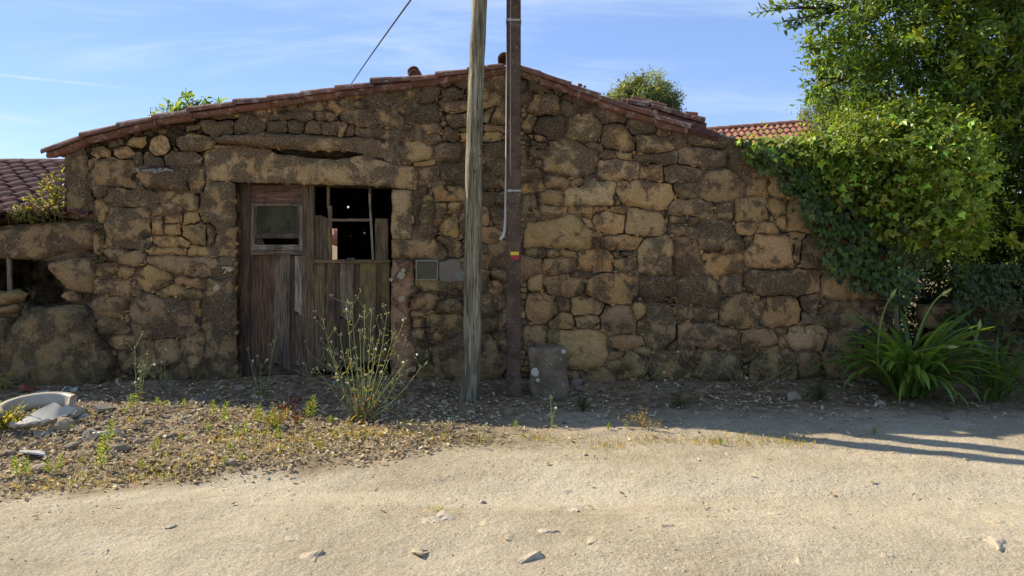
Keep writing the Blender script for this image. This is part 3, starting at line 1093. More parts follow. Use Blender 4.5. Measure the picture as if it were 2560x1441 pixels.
def wall_px(w):
    d = -CAMY
    return np.stack([CX + w[:, 0] * FPX / d, HY + (CAMZ - w[:, 1]) * FPX / d], 1)


house = thing('stone_house', 'low derelict stone house with tiled gable roof and broken wooden door', 'house', (0, 0, 0))

WALL_PX = np.array([(158, 372), (215, 350), (420, 300), (600, 272), (850, 236), (940, 222), (1100, 194), (1260, 170), (1300, 172), (1420, 222), (1560, 275), (1640, 303),
                    (1740, 326), (1840, 346), (1900, 372), (2060, 440), (2236, 520), (2236, 985), (977, 990), (977, 468), (780, 462), (590, 456), (590, 990), (232, 985), (232, 550), (160, 545)], float)
wp = wall2(WALL_PX)
# the rubble and earth core behind the face stones: joints are filled in places and open in others
def core_depth(px, py, x, z):
    y = 0.019 + 0.055 * sstep(0.04, 0.36, fbm(x * 3.1, z * 3.1, 51, 4)) + 0.010 * fbm(x * 22, z * 22, 52, 3)
    eave = (1 - sstep(540, 600, px)) * (1 - sstep(392, 410, py)) * sstep(200, 235, px)
    return y + 0.13 * eave


GAPPX = np.array([(668, 372), (690, 384), (770, 393), (830, 399), (880, 390), (908, 384), (860, 379), (780, 379)], float)
_g = np.stack(np.meshgrid(np.arange(150, 2240, 11.0), np.arange(165, 990, 11.0)), -1).reshape(-1, 2)
_g = _g + RNG.uniform(-3, 3, _g.shape)
_g = _g[inside(_g, WALL_PX)]
_g = _g[dist_to(_g, WALL_PX) > 6]
_gw = wall2(_g)
_n = len(wp)
vs, es, fs, ov, *_ = delaunay_2d_cdt([Vector(v_) for v_ in np.concatenate([wp, _gw])], [(i, (i + 1) % _n) for i in range(_n)], [], 1, 1e-6)
P = np.array([v[:] for v in vs])
F = np.array([f for f in fs if len(f) == 3])
e1 = P[F[:, 1]] - P[F[:, 0]]; e2 = P[F[:, 2]] - P[F[:, 0]]
neg = (e1[:, 0] * e2[:, 1] - e1[:, 1] * e2[:, 0]) < 0
F[neg] = F[neg][:, ::-1]
d_ = -CAMY
ppx = np.stack([CX + P[:, 0] * FPX / d_, HY + (CAMZ - P[:, 1]) * FPX / d_], 1)
cy = core_depth(ppx[:, 0], ppx[:, 1], P[:, 0], P[:, 1])
cy = np.where(inside(ppx, GAPPX), 0.35, cy)
cmb = MB().add(np.stack([P[:, 0], cy, P[:, 1]], 1), F)
ring = [(q_[0], 0.03, q_[1]) for q_ in wp] + [(q_[0], 0.50, q_[1]) for q_ in wp]
cmb.add(ring, [((i + 1) % _n, i, _n + i, _n + (i + 1) % _n) for i in range(_n)])
cmb.add(np.stack([P[:, 0], np.full(len(P), 0.5), P[:, 1]], 1), F[:, ::-1])
gable = cmb.build('gable_wall', M_MORTAR, house, True)

stones = parse(TRACE)
# label map of the wall: every stone grows a little until it meets its neighbours
LGS, LY0 = 2.0, 160.0
gxx, gyy = np.meshgrid(np.arange(0, 2260, LGS), np.arange(LY0, 1000, LGS))
cells = np.stack([gxx.ravel(), gyy.ravel()], 1)
inwall = inside(cells, WALL_PX)
best = np.full(len(cells), 1e9); lab = np.full(len(cells), -1)
for k, (tone, prot, px) in enumerate(stones):
    grow = RNG.uniform(9, 17)
    if px[:, 0].max() < 560 and px[:, 1].max() < 400: grow = 1.0        # loose stones under the eave keep their black gaps
    lo, hi = px.min(0) - 18, px.max(0) + 18
    m = (cells[:, 0] > lo[0]) & (cells[:, 0] < hi[0]) & (cells[:, 1] > lo[1]) & (cells[:, 1] < hi[1])
    ii = np.where(m)[0]
    d_ = dist_to(cells[ii], px)
    d_ = np.where(inside(cells[ii], px), -d_, d_)
    d_ = d_ + 2.5 * vnoise(cells[ii][:, 0] / 17, cells[ii][:, 1] / 17, k)
    up = (d_ < best[ii]) & (d_ < grow)
    best[ii[up]] = d_[up]; lab[ii[up]] = k
lab[inside(cells, GAPPX)] = -2
lab[~inwall & (best > 0)] = -3
labm = lab.reshape(gxx.shape)
sid = 0
for k, (tone, prot, px) in enumerate(stones):
    sid += 1
    stone_mb(wall2(px), tone, prot, 100 + sid, fit=(labm, k)).build('stone', M_STONE, gable, True)

# ---- chinking: small stones packed into what the big ones leave open
free = inwall & (lab == -1)
gc_ = cells[free]
order = RNG.permutation(len(gc_))
seeds = []
buck = {}
for i in order:
    p_ = gc_[i]
    r = 13 + 16 * RNG.random() ** 2
    key = (int(p_[0] // 30), int(p_[1] // 30))
    ok = True
    for ax in (-1, 0, 1):
        for ay in (-1, 0, 1):
            for (q, rq) in buck.get((key[0] + ax, key[1] + ay), ()):
                if (q[0] - p_[0]) ** 2 + ((q[1] - p_[1]) * 1.6) ** 2 < (0.5 * (r + rq)) ** 2:
                    ok = False; break
            if not ok: break
        if not ok: break
    if ok:
        buck.setdefault(key, []).append((p_, r)); seeds.append(p_)
seeds = np.array(seeds)
own = np.empty(len(gc_), int)
sc_ = np.array([1.0, 1.6])
sx_ = seeds * sc_
for a in range(0, len(gc_), 2000):
    b_ = gc_[a:a + 2000] * sc_
    d2 = (b_[:, 0:1] - sx_[None, :, 0]) ** 2 + (b_[:, 1:2] - sx_[None, :, 1]) ** 2
    own[a:a + 2000] = d2.argmin(1)
so_ = np.argsort(own, kind='stable')
cuts = np.searchsorted(own[so_], np.arange(len(seeds) + 1))
chinks = []
for k in range(len(seeds)):
    cc = gc_[so_[cuts[k]:cuts[k + 1]]]
    if len(cc) < 7:
        continue
    c0 = cc.mean(0)
    rel = cc - c0
    ang = np.arctan2(rel[:, 1], rel[:, 0]); rad = np.hypot(rel[:, 0], rel[:, 1])
    nb = 9
    bi = ((ang + math.pi) / (2 * math.pi) * nb).astype(int) % nb
    R_ = np.array([rad[bi == q].max() if (bi == q).any() else 2.0 for q in range(nb)])
    R_ = np.minimum(R_, np.median(R_) * 2.4) * 0.96 + 0.7
    aa = (np.arange(nb) + 0.5) / nb * 2 * math.pi - math.pi
    poly = np.stack([c0[0] + np.cos(aa) * R_, c0[1] + np.sin(aa) * R_], 1)
    chinks.append((len(cc) * LGS * LGS, poly, c0))
chinks.sort(key=lambda q: -q[0])
n_single = max(0, 298 - len(stones))
rest = MB()
for k, (area, poly, c0) in enumerate(chinks):
    dark_zone = c0[0] < 560 and c0[1] < 400
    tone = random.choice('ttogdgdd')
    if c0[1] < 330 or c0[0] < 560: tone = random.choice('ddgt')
    wpz = wall2(poly)
    if k < n_single:
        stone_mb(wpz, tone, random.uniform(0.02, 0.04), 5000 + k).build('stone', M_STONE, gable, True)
    else:
        n = len(wpz); c = wpz.mean(0)
        pr = random.uniform(0.012, 0.034)
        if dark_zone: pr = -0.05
        tl = np.array([random.gauss(0, .12), random.gauss(0, .12)])
        inn = c + (wpz - c) * random.uniform(0.68, 0.82)
        V = [(q[0], 0.030, q[1]) for q in wpz] + [(q[0], 0.022 - pr + float((q - c) @ tl) + random.uniform(-.004, .004), q[1]) for q in inn] + [(c[0], 0.018 - pr, c[1])]
        F = []
        for i in range(n):
            j = (i + 1) % n
            F += [(i, n + j, j), (i, n + i, n + j), (n + i, 2 * n, n + j)]
        col, al = TONE[tone]
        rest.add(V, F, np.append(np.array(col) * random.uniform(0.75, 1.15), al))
# slips of stone pushed into the joints between the big blocks
lm = labm
jb = (lm[:-1, :-1] != lm[1:, :-1]) | (lm[:-1, :-1] != lm[:-1, 1:])
jb &= (lm[:-1, :-1] >= 0)
ji, jj = np.where(jb)
sel = RNG.choice(len(ji), 900, replace=False)
for s_ in sel:
    px_, py_ = jj[s_] * LGS, LY0 + ji[s_] * LGS
    if px_ < 560 and py_ < 410: continue
    horiz = lm[ji[s_], jj[s_]] != lm[ji[s_] + 1, jj[s_]]
    L_ = random.uniform(5, 12); T2 = random.uniform(2.0, 4.0)
    if not horiz: L_, T2 = T2 * 1.1, L_ * 0.8
    na = 7
    a0 = random.random()
    poly = np.array([(px_ + math.cos(a0 + k_ / na * 6.283) * L_ * random.uniform(.75, 1.1), py_ + math.sin(a0 + k_ / na * 6.283) * T2 * random.uniform(.75, 1.1)) for k_ in range(na)])
    w_ = wall2(poly); c = w_.mean(0)
    yf = random.uniform(-0.016, 0.012)
    inn = c + (w_ - c) * 0.7
    V = [(a_[0], yf + 0.045, a_[1]) for a_ in w_] + [(a_[0], yf + random.uniform(-.003, .003), a_[1]) for a_ in inn] + [(c[0], yf - 0.003, c[1])]
    F = []
    for i in range(na):
        j = (i + 1) % na
        F += [(i, na + j, j), (i, na + i, na + j), (na + i, 2 * na, na + j)]
    col, al = TONE[random.choice('ttogdT')]
    rest.add(V, F, np.append(np.array(col) * random.uniform(0.8, 1.2), al * 0.8))
rest.build('chinking_stones', M_STONE, gable, False, kind='stuff')

# ================================================================== HOUSE: DOORS
def plank(mb, x0, x1, z0, z1, y, th, col, al=0.0, seed=0, jt=0.0, jb=0.0, bow=0.004, horizontal=False, slant=(0, 0)):
    """worn board: chamfered section swept along its length, ragged ends"""
    r = np.random.default_rng(seed + 900)
    if horizontal:
        a0, a1, b0, b1 = x0, x1, z0, z1
    else:
        a0, a1, b0, b1 = z0, z1, x0, x1
    n = max(5, int((a1 - a0) / 0.06))
    ch = min(0.006, (b1 - b0) * 0.2)
    sec = [(b0 + ch, 0), (b0, ch), (b0, th), (b1, th), (b1, ch), (b1 - ch, 0), ((b0 + b1) / 2, -0.001)]
    k = len(sec)
    V = []
    for i in range(n + 1):
        t_ = i / n
        a = a0 + (a1 - a0) * t_
        for q, (b, yy) in enumerate(sec):
            w = float(vnoise(a * 9 + q * 0.7, seed * 1.37 + q, 5)) * bow
            aa = a
            if i == 0: aa = a + abs(float(vnoise(b * 60, seed, 6))) * jb + slant[1] * (b - b0) / (b1 - b0)
            if i == n: aa = a - abs(float(vnoise(b * 60, seed, 7))) * jt + slant[0] * (b - b0) / (b1 - b0)
            bb = b + w
            Y = y + yy + float(vnoise(a * 5, q * 0.3 + seed, 8)) * 0.004
            V.append((aa, Y, bb) if horizontal else (bb, Y, aa))
    F = []
    for i in range(n):
        for q in range(k):
            q2 = (q + 1) % k
            F.append((i * k + q, i * k + q2, (i + 1) * k + q2, (i + 1) * k + q))
    F = [(f[0], f[1], f[2]) for f in F] + [(f[0], f[2], f[3]) for f in F]
    for base in (0, n * k):
        for q in range(1, k - 1):
            F.append((base, base + q, base + q + 1))
    cc = np.array(col) * (1 + r.normal() * 0.08)
    mb.add(V, F, np.append(cc, al))
    return mb


RED = (0.130, 0.078, 0.047); BRN = (0.150, 0.102, 0.062); GRY = (0.195, 0.148, 0.100); DRK = (0.100, 0.070, 0.046); LGT = (0.270, 0.220, 0.160); REDB = (0.115, 0.076, 0.048)


def board(name, parent, x0, x1, y0, y1, Y, th, col, al=0.0, mat=None, **kw):
    a = W(x0, y1, Y); b = W(x1, y0, Y)
    mb = MB()
    board.n += 1
    plank(mb, a.x, b.x, a.z, b.z, Y, th, col, al, board.n, **kw)
    m = mat or (M_WOODH if kw.get('horizontal') else M_WOOD)
    return mb.build(name, m, parent, False)
board.n = 0

# door frame is a part; the two leaves are parts with boards and panes as sub-parts
fr = board('door_frame', house, 592, 625, 460, 958, 0.13, 0.10, REDB)
leaf_l = board('door_leaf', house, 755, 785, 461, 945, 0.14, 0.05, BRN, 0.05)
leaf_l['label'] = 'left door leaf with a small glazed window and red-brown boards'
board('top_board', leaf_l, 624, 757, 462, 509, 0.155, 0.03, RED, horizontal=True)
board('top_board', leaf_l, 640, 735, 481, 507, 0.150, 0.008, (0.20, 0.105, 0.08), horizontal=True, slant=(0.0, 0))
board('window_stile', leaf_l, 626, 635, 506, 636, 0.140, 0.03, GRY)
board('window_stile', leaf_l, 747, 757, 508, 637, 0.140, 0.03, LGT)
board('window_rail', leaf_l, 627, 756, 507, 516, 0.137, 0.03, GRY, horizontal=True)
board('window_rail', leaf_l, 633, 749, 583, 597, 0.150, 0.025, DRK, horizontal=True)
board('window_rail', leaf_l, 628, 755, 612, 628, 0.135, 0.035, LGT, horizontal=True)
board('window_sill', leaf_l, 626, 757, 628, 638, 0.120, 0.05, GRY, horizontal=True)
board('inner_stile', leaf_l, 635, 642, 515, 584, 0.150, 0.02, BRN)
board('inner_stile', leaf_l, 740, 748, 515, 584, 0.150, 0.02, BRN)
board('broken_slat', leaf_l, 632, 662, 598, 613, 0.165, 0.02, DRK, horizontal=True, slant=(-0.03, 0))
a_ = W(640, 584, 0.168); b_ = W(742, 515, 0.168)
MB().add(*box(a_.x, b_.x, 0.166, 0.172, a_.z, b_.z)).build('window_pane', M_GLASS, leaf_l)
# a yellowed curtain hangs behind the pane
mbc = MB()
nn = 40
xs = np.linspace(a_.x, b_.x, nn)
V = [(x, 0.20 + 0.012 * math.sin(k * 1.1), z) for k, x in enumerate(xs) for z in (a_.z, b_.z)]
mbc.add(V, [(2 * i, 2 * i + 2, 2 * i + 3, 2 * i + 1) for i in range(nn - 1)], (0.30, 0.30, 0.20, 0)).build('curtain', M_PAINT, leaf_l)
board('board', leaf_l, 625, 686, 637, 925, 0.155, 0.03, RED, jb=0.05)
board('board', leaf_l, 684, 725, 638, 905, 0.148, 0.03, GRY, slant=(0, -0.09))
board('board', leaf_l, 723, 742, 640, 915, 0.165, 0.025, DRK, jb=0.04)
board('board', leaf_l, 736, 757, 640, 790, 0.146, 0.02, LGT, jb=0.06)
board('board', leaf_l, 738, 757, 780, 915, 0.158, 0.025, BRN, jt=0.04, jb=0.03)
board('bottom_rail', leaf_l, 640, 782, 915, 938, 0.17, 0.03, DRK, horizontal=True)
board('kick_board', leaf_l, 627, 642, 880, 952, 0.160, 0.025, BRN, jb=0.02)

leaf_r = board('door_leaf', house, 782, 975, 650, 659, 0.125, 0.05, BRN, 0.35, horizontal=True)
leaf_r['label'] = 'right door leaf with mossy lower boards and its upper panels broken out'
board('bar', leaf_r, 817, 823, 462, 520, 0.165, 0.025, GRY)
board('bar', leaf_r, 819, 829, 515, 655, 0.155, 0.025, GRY, 0.6)
board('bar', leaf_r, 921, 927, 465, 500, 0.165, 0.025, GRY)
mb = MB()
V, F = tube([W(924, 485, 0.16), W(928, 560, 0.16), W(933, 655, 0.16)], [0.014, 0.015, 0.014], 4)
mb.add(V, F, (*LGT, 0.1)).build('bar', M_WOOD, leaf_r)
board('bar', leaf_r, 825, 926, 547, 554, 0.155, 0.022, GRY, horizontal=True)
board('broken_board', leaf_r, 786, 820, 536, 652, 0.165, 0.022, DRK, 0.15, jt=0.05)
board('broken_board', leaf_r, 938, 970, 538, 652, 0.160, 0.025, BRN, 0.25, jt=0.09)
board('knob_block', leaf_r, 866, 886, 645, 652, 0.11, 0.03, GRY, horizontal=True, jt=0.02, jb=0.02)
for (x0, x1, y0, y1, c_, al, dy) in ((784, 811, 657, 930, BRN, 0.25, 0), (810, 818, 660, 905, DRK, 0.6, .012), (816, 838, 657, 935, BRN, 0.08, -.004), (837, 850, 659, 925, DRK, 0.08, .012),
                                     (849, 884, 658, 800, GRY, 0.30, -.010), (849, 884, 796, 925, DRK, 0.15, .004), (883, 902, 657, 935, DRK, 0.08, .008), (900, 941, 657, 910, BRN, 0.45, -.004),
                                     (940, 957, 657, 930, DRK, 0.20, .008), (955, 974, 658, 905, BRN, 0.55, 0)):
    board('board', leaf_r, x0, x1, y0, y1, 0.15 + dy, 0.025, c_, al, jb=0.05, jt=0.008)
board('threshold', house, 590, 978, 952, 968, 0.06, 0.30, DRK, horizontal=True)

# meter cabinet let into the wall
a_ = W(1040, 701, -0.03); b_ = W(1096, 650, -0.03)
cab = MB()
for q in ((a_.x, b_.x, b_.z - .016, b_.z), (a_.x, b_.x, a_.z, a_.z + .014), (a_.x, a_.x + .014, a_.z + .014, b_.z - .016), (b_.x - .014, b_.x, a_.z + .014, b_.z - .016)):
    cab.add(*box(q[0], q[1], -0.052, 0.02, q[2], q[3]), (0.22, 0.20, 0.14, 0))
cab.add(*box(a_.x, b_.x, 0.0, 0.02, a_.z, b_.z), (0.20, 0.17, 0.10, 0))
cabinet = cab.build('meter_cabinet', M_PAINT, house)
cabinet['label'] = 'small glazed electricity meter cabinet set into the wall'
m1 = MB().add(*box(a_.x + .02, a_.x + .105, -0.035, 0.0, a_.z + .06, a_.z + .165), (0.15, 0.145, 0.12, 0))
m1.add(*box(a_.x + .03, a_.x + .09, -0.038, -0.035, a_.z + .09, a_.z + .14), (0.26, 0.25, 0.17, 0))
m1.add(*box(a_.x + .042, a_.x + .07, -0.0395, -0.038, a_.z + .122, a_.z + .129), (0.05, 0.05, 0.04, 0))
m1.add(*box(a_.x + .05, a_.x + .078, -0.0395, -0.038, a_.z + .103, a_.z + .110), (0.05, 0.05, 0.04, 0))
m1.build('meter', M_PLASTIC, cabinet)
ck = [Vector((a_.x + .12 + .075 * math.sin(s), -0.02, (a_.z + b_.z) / 2 - .075 * math.cos(s))) for s in np.linspace(0.25, 2.7, 14)]
V, F = tube(ck, 0.006, 6)
MB().add(V, F, (0.40, 0.38, 0.32, 0)).build('cable', M_PLASTIC, cabinet, True)
M_CLEAR, t = new_mat('dusty cabinet glass')
tp = t.n('ShaderNodeBsdfTransparent', i_Color=(0.86, 0.86, 0.78, 1))
gl = t.n('ShaderNodeBsdfPrincipled'); gl.inputs['Base Color'].default_value = (0.20, 0.17, 0.11, 1); gl.inputs['Roughness'].default_value = 0.5; gl.inputs['Specular IOR Level'].default_value = 0.12
mx = t.n('ShaderNodeMixShader', i_0=0.35); t.nt.links.new(tp.outputs[0], mx.inputs[1]); t.nt.links.new(gl.outputs[0], mx.inputs[2])
t.n('ShaderNodeOutputMaterial', i_Surface=mx)
MB().add(*box(a_.x + .012, b_.x - .012, -0.047, -0.044, a_.z + .012, b_.z - .014)).build('glass', M_CLEAR, cabinet)


# painted house number and pale lichen roundels on the jamb
pp = [(1099, 656), (1125, 652), (1150, 657), (1154, 680), (1148, 703), (1120, 706), (1100, 702), (1097, 680)]
w8 = [W(x, y, -0.05) for x, y in pp]
V = [(q.x, -0.050 + 0.006 * (i % 3), q.z) for i, q in enumerate(w8)] + [(q.x, 0.02, q.z) for q in w8]
F = [(0, i + 1, i) for i in range(1, 7)] + [t3 for i in range(8) for t3 in ((i, (i + 1) % 8, 8 + (i + 1) % 8), (i, 8 + (i + 1) % 8, 8 + i))]
MB().add(V, F, (0.23, 0.19, 0.135, 0)).build('plaster_patch', M_LICHEN, house)

num = MB()
for pts in (((555, 668), (570, 668), (569.5, 671), (555, 671)), ((566.3, 671), (569.5, 671), (561.5, 685), (558, 685)), ((555, 671), (557, 671), (556, 674), (555, 674))):
    w = [W(x, y, -0.078) for x, y in pts]
    V = [(q.x, -0.078, q.z) for q in w] + [(q.x, -0.030, q.z) for q in w]
    F = [(0, 1, 2, 3), (0, 4, 5, 1), (1, 5, 6, 2), (2, 6, 7, 3), (3, 7, 4, 0)]
    num.add(V, F, (0.42, 0.37, 0.20, 0))
num.build('house_number', M_PAINT, house)


def lichen(px, py, r, Y, col=(0.52, 0.48, 0.36), parent=house, seed=0):
    rr = np.random.default_rng(seed)
    n = 18
    w = W(px, py, Y)
    m = -CAMY / FPX
    R_ = r * m * (1 + 0.22 * fbm(np.cos(np.arange(n) / n * 6.283) * 2 + seed, np.sin(np.arange(n) / n * 6.283) * 2, seed, 3) * 2)
    V = [(w.x, Y - 0.006, w.z)]
    for q in range(n):
        a = q / n * 6.283
        V.append((w.x + math.cos(a) * R_[q] * 0.9, Y - 0.004, w.z + math.sin(a) * R_[q] * 0.9))
    for q in range(n):
        a = q / n * 6.283
        V.append((w.x + math.cos(a) * R_[q], Y + 0.05, w.z + math.sin(a) * R_[q]))
    F = []
    for q in range(n):
        q2 = (q + 1) % n
        F += [(0, 1 + q2, 1 + q), (1 + q, 1 + q2, 1 + n + q2), (1 + q, 1 + n + q2, 1 + n + q)]
    MB().add(V, F, (*col, 0)).build('lichen', M_LICHEN, parent)
for k, (x, y, r, Y) in enumerate(((574, 674, 7, -0.082), (541, 720, 9, -0.075), (1004, 748, 9, -0.080), (1003, 690, 10, -0.076), (1008, 676, 6, -0.076), (978, 700, 5, -0.070), (1150, 690, 14, -0.045))):
    lichen(x, y, r, Y, (0.40, 0.335, 0.215) if k < 6 else (0.24, 0.215, 0.165), house, k + 3)
mbk = MB()
for k in range(46):                                   # pale crust along the top of the jutting ledge stone
    x = random.uniform(341, 432); y = 424 + random.uniform(-1, 5) + (4 if 385 < x < 397 else 0)
    w = W(x, y, -0.165 + random.uniform(0, .05))
    V, F = rock_np(k, ICO1, 0.5, (0.020, 0.018, 0.010)); mbk.add(V + np.array(w), F, (0.34, 0.34, 0.28, 0))
mbk.build('ledge_lichen', M_LICHEN, house, kind='stuff')

# ================================================================== HOUSE: ROOF
LEFT = [(120, 384), (215, 346), (302, 323), (392, 299), (480, 284), (590, 267), (676, 254), (761, 242), (846, 229), (936, 217), (1032, 204), (1096, 195), (1176, 184), (1262, 170)]
RIGHT = [(1296, 172), (1344, 190), (1418, 219), (1491, 246), (1562, 273), (1634, 296), (1714, 322)]


def barrel_tile(a, b, r0, r1, seed, lift=0.0, seg=9, th=0.014, arc=200):
    """half-round clay tile from a (upper end) to b (lower end)"""
    rr = np.random.default_rng(seed)
    a = Vector(a); b = Vector(b)
    t_ = (b - a).normalized()
    side = Vector((0, 1, 0))
    up = side.cross(t_).normalized()
    if up.z < 0: up = -up
    n = 5
    V = []
    for i in range(n + 1):
        f = i / n
        p_ = a.lerp(b, f) + up * (lift * f)
        r = r0 + (r1 - r0) * f
        for layer in (0, 1):
            rad = r - layer * th
            for k in range(seg + 1):
                ang = math.radians(-(arc - 180) / 2 + arc * k / seg)
                w = 0.0035 * float(vnoise(f * 3 + seed, k * 0.9, seed))
                V.append(p_ + side * (math.cos(ang) * (rad + w)) + up * (math.sin(ang) * (rad + w)))
    m = 2 * (seg + 1)
    F = []
    for i in range(n):
        for layer in (0, 1):
            o_ = layer * (seg + 1)
            for k in range(seg):
                q = (i * m + o_ + k, i * m + o_ + k + 1, (i + 1) * m + o_ + k + 1, (i + 1) * m + o_ + k)
                F.append(q if layer == 0 else q[::-1])
        for e in (0, seg):
            F.append((i * m + e, (i + 1) * m + e, (i + 1) * m + seg + 1 + e, i * m + seg + 1 + e))
    for i in (0, n):
        for k in range(seg):
            F.append((i * m + k, i * m + seg + 1 + k, i * m + seg + 2 + k, i * m + k + 1))
    return np.array([v[:] for v in V]), np.array(F)


# roof deck under the tiles: boards following both slopes, hidden from the front by the verge tiles
lw = [W(x, y, 0.0) for x, y in LEFT]; rw = [W(x, y, 0.0) for x, y in RIGHT]
prof = [(q.x, q.z + 0.005) for q in lw] + [(q.x, q.z + 0.005) for q in rw] + [(W(1800, 344).x, W(1800, 344).z), (2.55, 2.37), (3.86, 1.85)]
ys_ = (0.10, 2.0, 4.0, 6.35)
V = []; F = []
n = len(prof)
for Y in ys_:
    V += [(x, Y, z - 0.02) for x, z in prof] + [(x, Y, z + 0.035) for x, z in prof]
for j in range(len(ys_) - 1):
    for i in range(n - 1):
        for o_ in (0, n):
            F.append((j * 2 * n + o_ + i, j * 2 * n + o_ + i + 1, (j + 1) * 2 * n + o_ + i + 1, (j + 1) * 2 * n + o_ + i))
for i in range(n - 1):
    F.append((i, i + 1, n + i + 1, n + i))
    F.append((6 * n + i, 6 * n + i + 1, 7 * n + i + 1, 7 * n + i))
for j in range(len(ys_) - 1):
    for e in (0, n - 1):
        F.append((j * 2 * n + e, (j + 1) * 2 * n + e, (j + 1) * 2 * n + n + e, j * 2 * n + n + e))
roof = MB().add(V, F, (0.2, 0.1, 0.07, 0)).build('roof', M_TILE, house)

k_ = 0
for row, (Y, dz) in enumerate(((-0.075, 0.0), (0.13, 0.004), (0.33, -0.01))):
    for pts in (LEFT, RIGHT):
        for i in range(len(pts) - 1):
            if pts is RIGHT and row > 0 and i > 3: continue
            a = W(*pts[i], Y); b = W(*pts[i + 1], Y)
            if row: a = W(*pts[i], 0); b = W(*pts[i + 1], 0); a.y = b.y = Y
            hi, lo = (a, b) if a.z > b.z else (b, a)
            k_ += 1
            ext = (lo - hi) * random.uniform(0.04, 0.10)
            jz = Vector((0, random.uniform(-.012, .012), dz + random.uniform(-.006, .012)))
            big = 0.012 if (pts is LEFT and i in (2, 5, 9)) else 0
            V, F = barrel_tile(hi + jz, lo + ext + jz, 0.044, 0.053 + big * .5, k_, lift=0.010 + big)
            MB().add(V, F).build('roof_tile', M_TILE, roof, False)
            if row == 0:                                   # the channel tile below it shows as a second, lower edge
                V, F = barrel_tile(hi + Vector((0, 0.05, -0.010)), lo + ext * 0.5 + Vector((0, 0.05, -0.018)), 0.056, 0.050, k_ + 300, seg=7, arc=190)
                mid = (hi + lo) / 2 + Vector((0, 0.05, -0.03))
                V[:, 2] = 2 * np.interp(V[:, 0], sorted([hi.x, lo.x]), [q.z for q in sorted([hi, lo], key=lambda w: w.x)]) - V[:, 2] - 0.020
                MB().add(V, F).build('channel_tile', M_TILE, roof, False)
# slipped tiles standing up on the right slope
for (x0, y0, x1, y1, Y) in ((1566, 258, 1618, 270, 0.16), (1629, 270, 1688, 290, 0.20), (1686, 288, 1758, 309, 0.20), (1578, 250, 1662, 276, 0.45), (1552, 256, 1600, 268, 0.45), (1712, 289, 1740, 296, 0.5), (1640, 282, 1700, 299, 0.36)):
    k_ += 1
    a = W(x0, y0, Y); b = W(x1, y1, Y)
    V, F = barrel_tile(a, b, 0.046, 0.056, k_, lift=0.01)
    MB().add(V, F).build('roof_tile', M_TILE, roof, False)
    for dz_ in (0.055, 0.11):                              # bedded on the tiles they slid over
        MB().add(V + np.array([0.02, 0.03, -dz_]), F).build('roof_tile', M_TILE, roof, False)
# broken tile lumps and mortar stones at the foot of the slope
for k, (x, y, s, c_) in enumerate(((1451, 213, .035, (0.25, .09, .06)), (1462, 217, .022, (0.25, .09, .06)), (1786, 336, .05, (.2, .18, .14)), (1800, 341, .06, (.24, .22, .17)), (1826, 347, .05, (.26, .24, .18)), (1780, 330, .035, (.22, .10, .07)), (1735, 293, .03, (.28, .10, .07)))):
    V, F = rock_np(40 + k, ICO1, 0.4, (s, s, s * .7))
    MB().add(V + np.array(W(x, y, 0.1)), F, (*c_, 0)).build('broken_tile', M_ROCK, roof)
# dark flashing board that closes the verge below the last tile
a = W(1690, 312, -0.02); b = W(1795, 345, -0.02)
MB().add(*tube([a, b], [0.045, 0.05], 5), (0.10, 0.05, 0.04, 0)).build('verge_board', M_WOODH, roof)
# round ridge caps, seen end on
for (x, y, Y, L) in ((1260, 152, -0.10, 0.42), (1260, 152, 0.34, 0.42), (1260, 152, 0.78, 0.42), (1034, 181, 1.5, 0.35), (1037, 190, 1.34, 0.20)):
    k_ += 1
    a = W(x, y, max(Y, 0)); a.y = Y
    r = 0.062 if x > 1200 else 0.076
    V, F = barrel_tile(Vector((0, 0, 0)), Vector((L, 0, 0)), r, r, k_, seg=10, arc=210)
    V = np.stack([V[:, 1], V[:, 0], V[:, 2]], 1) + np.array(a)
    MB().add(V, F).build('ridge_tile', M_TILE, roof, True)
    if x < 1200:                                           # vent pipe of stacked cap tiles is closed at the face
        V, F = tube([Vector((a.x, Y + 0.03, a.z)), Vector((a.x, Y + 0.06, a.z))], r * 0.98, 14)
        MB().add(V, F, (0.1, 0.04, 0.03, 0)).build('cap_end', M_TILE, roof)
        V, F = box(a.x - .05, a.x + .05, Y, Y + .3, a.z - .35, a.z)
        MB().add(V, F).build('cap_base', M_TILE, roof)

# ---- side and back walls: the inside is dark
hx0, hx1 = wp[:, 0].min() + 0.0, wp[:, 0].max()
sidew = MB()
sidew.add(*box(-4.18, -3.78, 0.5, 6.3, -0.2, 2.42), (0.1, .09, .08, 0))
sidew.add(*box(3.45, 3.84, 0.5, 6.3, -0.2, 1.86), (0.1, .09, .08, 0))
sidew.build('side_wall', M_MORTAR, house)
# back wall with a window slit and three chinks of daylight
holes = []
for (x0, x1, y0, y1) in ((800, 843, 572, 655), (867.5, 872.5, 515.5, 520.5), (908.5, 913, 581, 586), (874, 876.5, 588, 591)):
    a = W(x0, y1, 6.0); b = W(x1, y0, 6.0); holes.append((a.x, b.x, a.z, b.z))
out = [(-4.1, -0.2), (3.8, -0.2), (3.8, 1.80), (2.3, 2.42), (-0.05, 3.18), (-2.2, 2.85), (-4.1, 2.40)]
pts = [Vector(q) for q in out]; edges = [(i, (i + 1) % len(out)) for i in range(len(out))]
for (x0, x1, z0, z1) in holes:
    b0 = len(pts); pts += [Vector((x0, z0)), Vector((x1, z0)), Vector((x1, z1)), Vector((x0, z1))]
    edges += [(b0, b0 + 1), (b0 + 1, b0 + 2), (b0 + 2, b0 + 3), (b0 + 3, b0)]
vs, es, fs, *_ = delaunay_2d_cdt(pts, edges, [], 1, 1e-6)
P = np.array([v[:] for v in vs])
keep = []
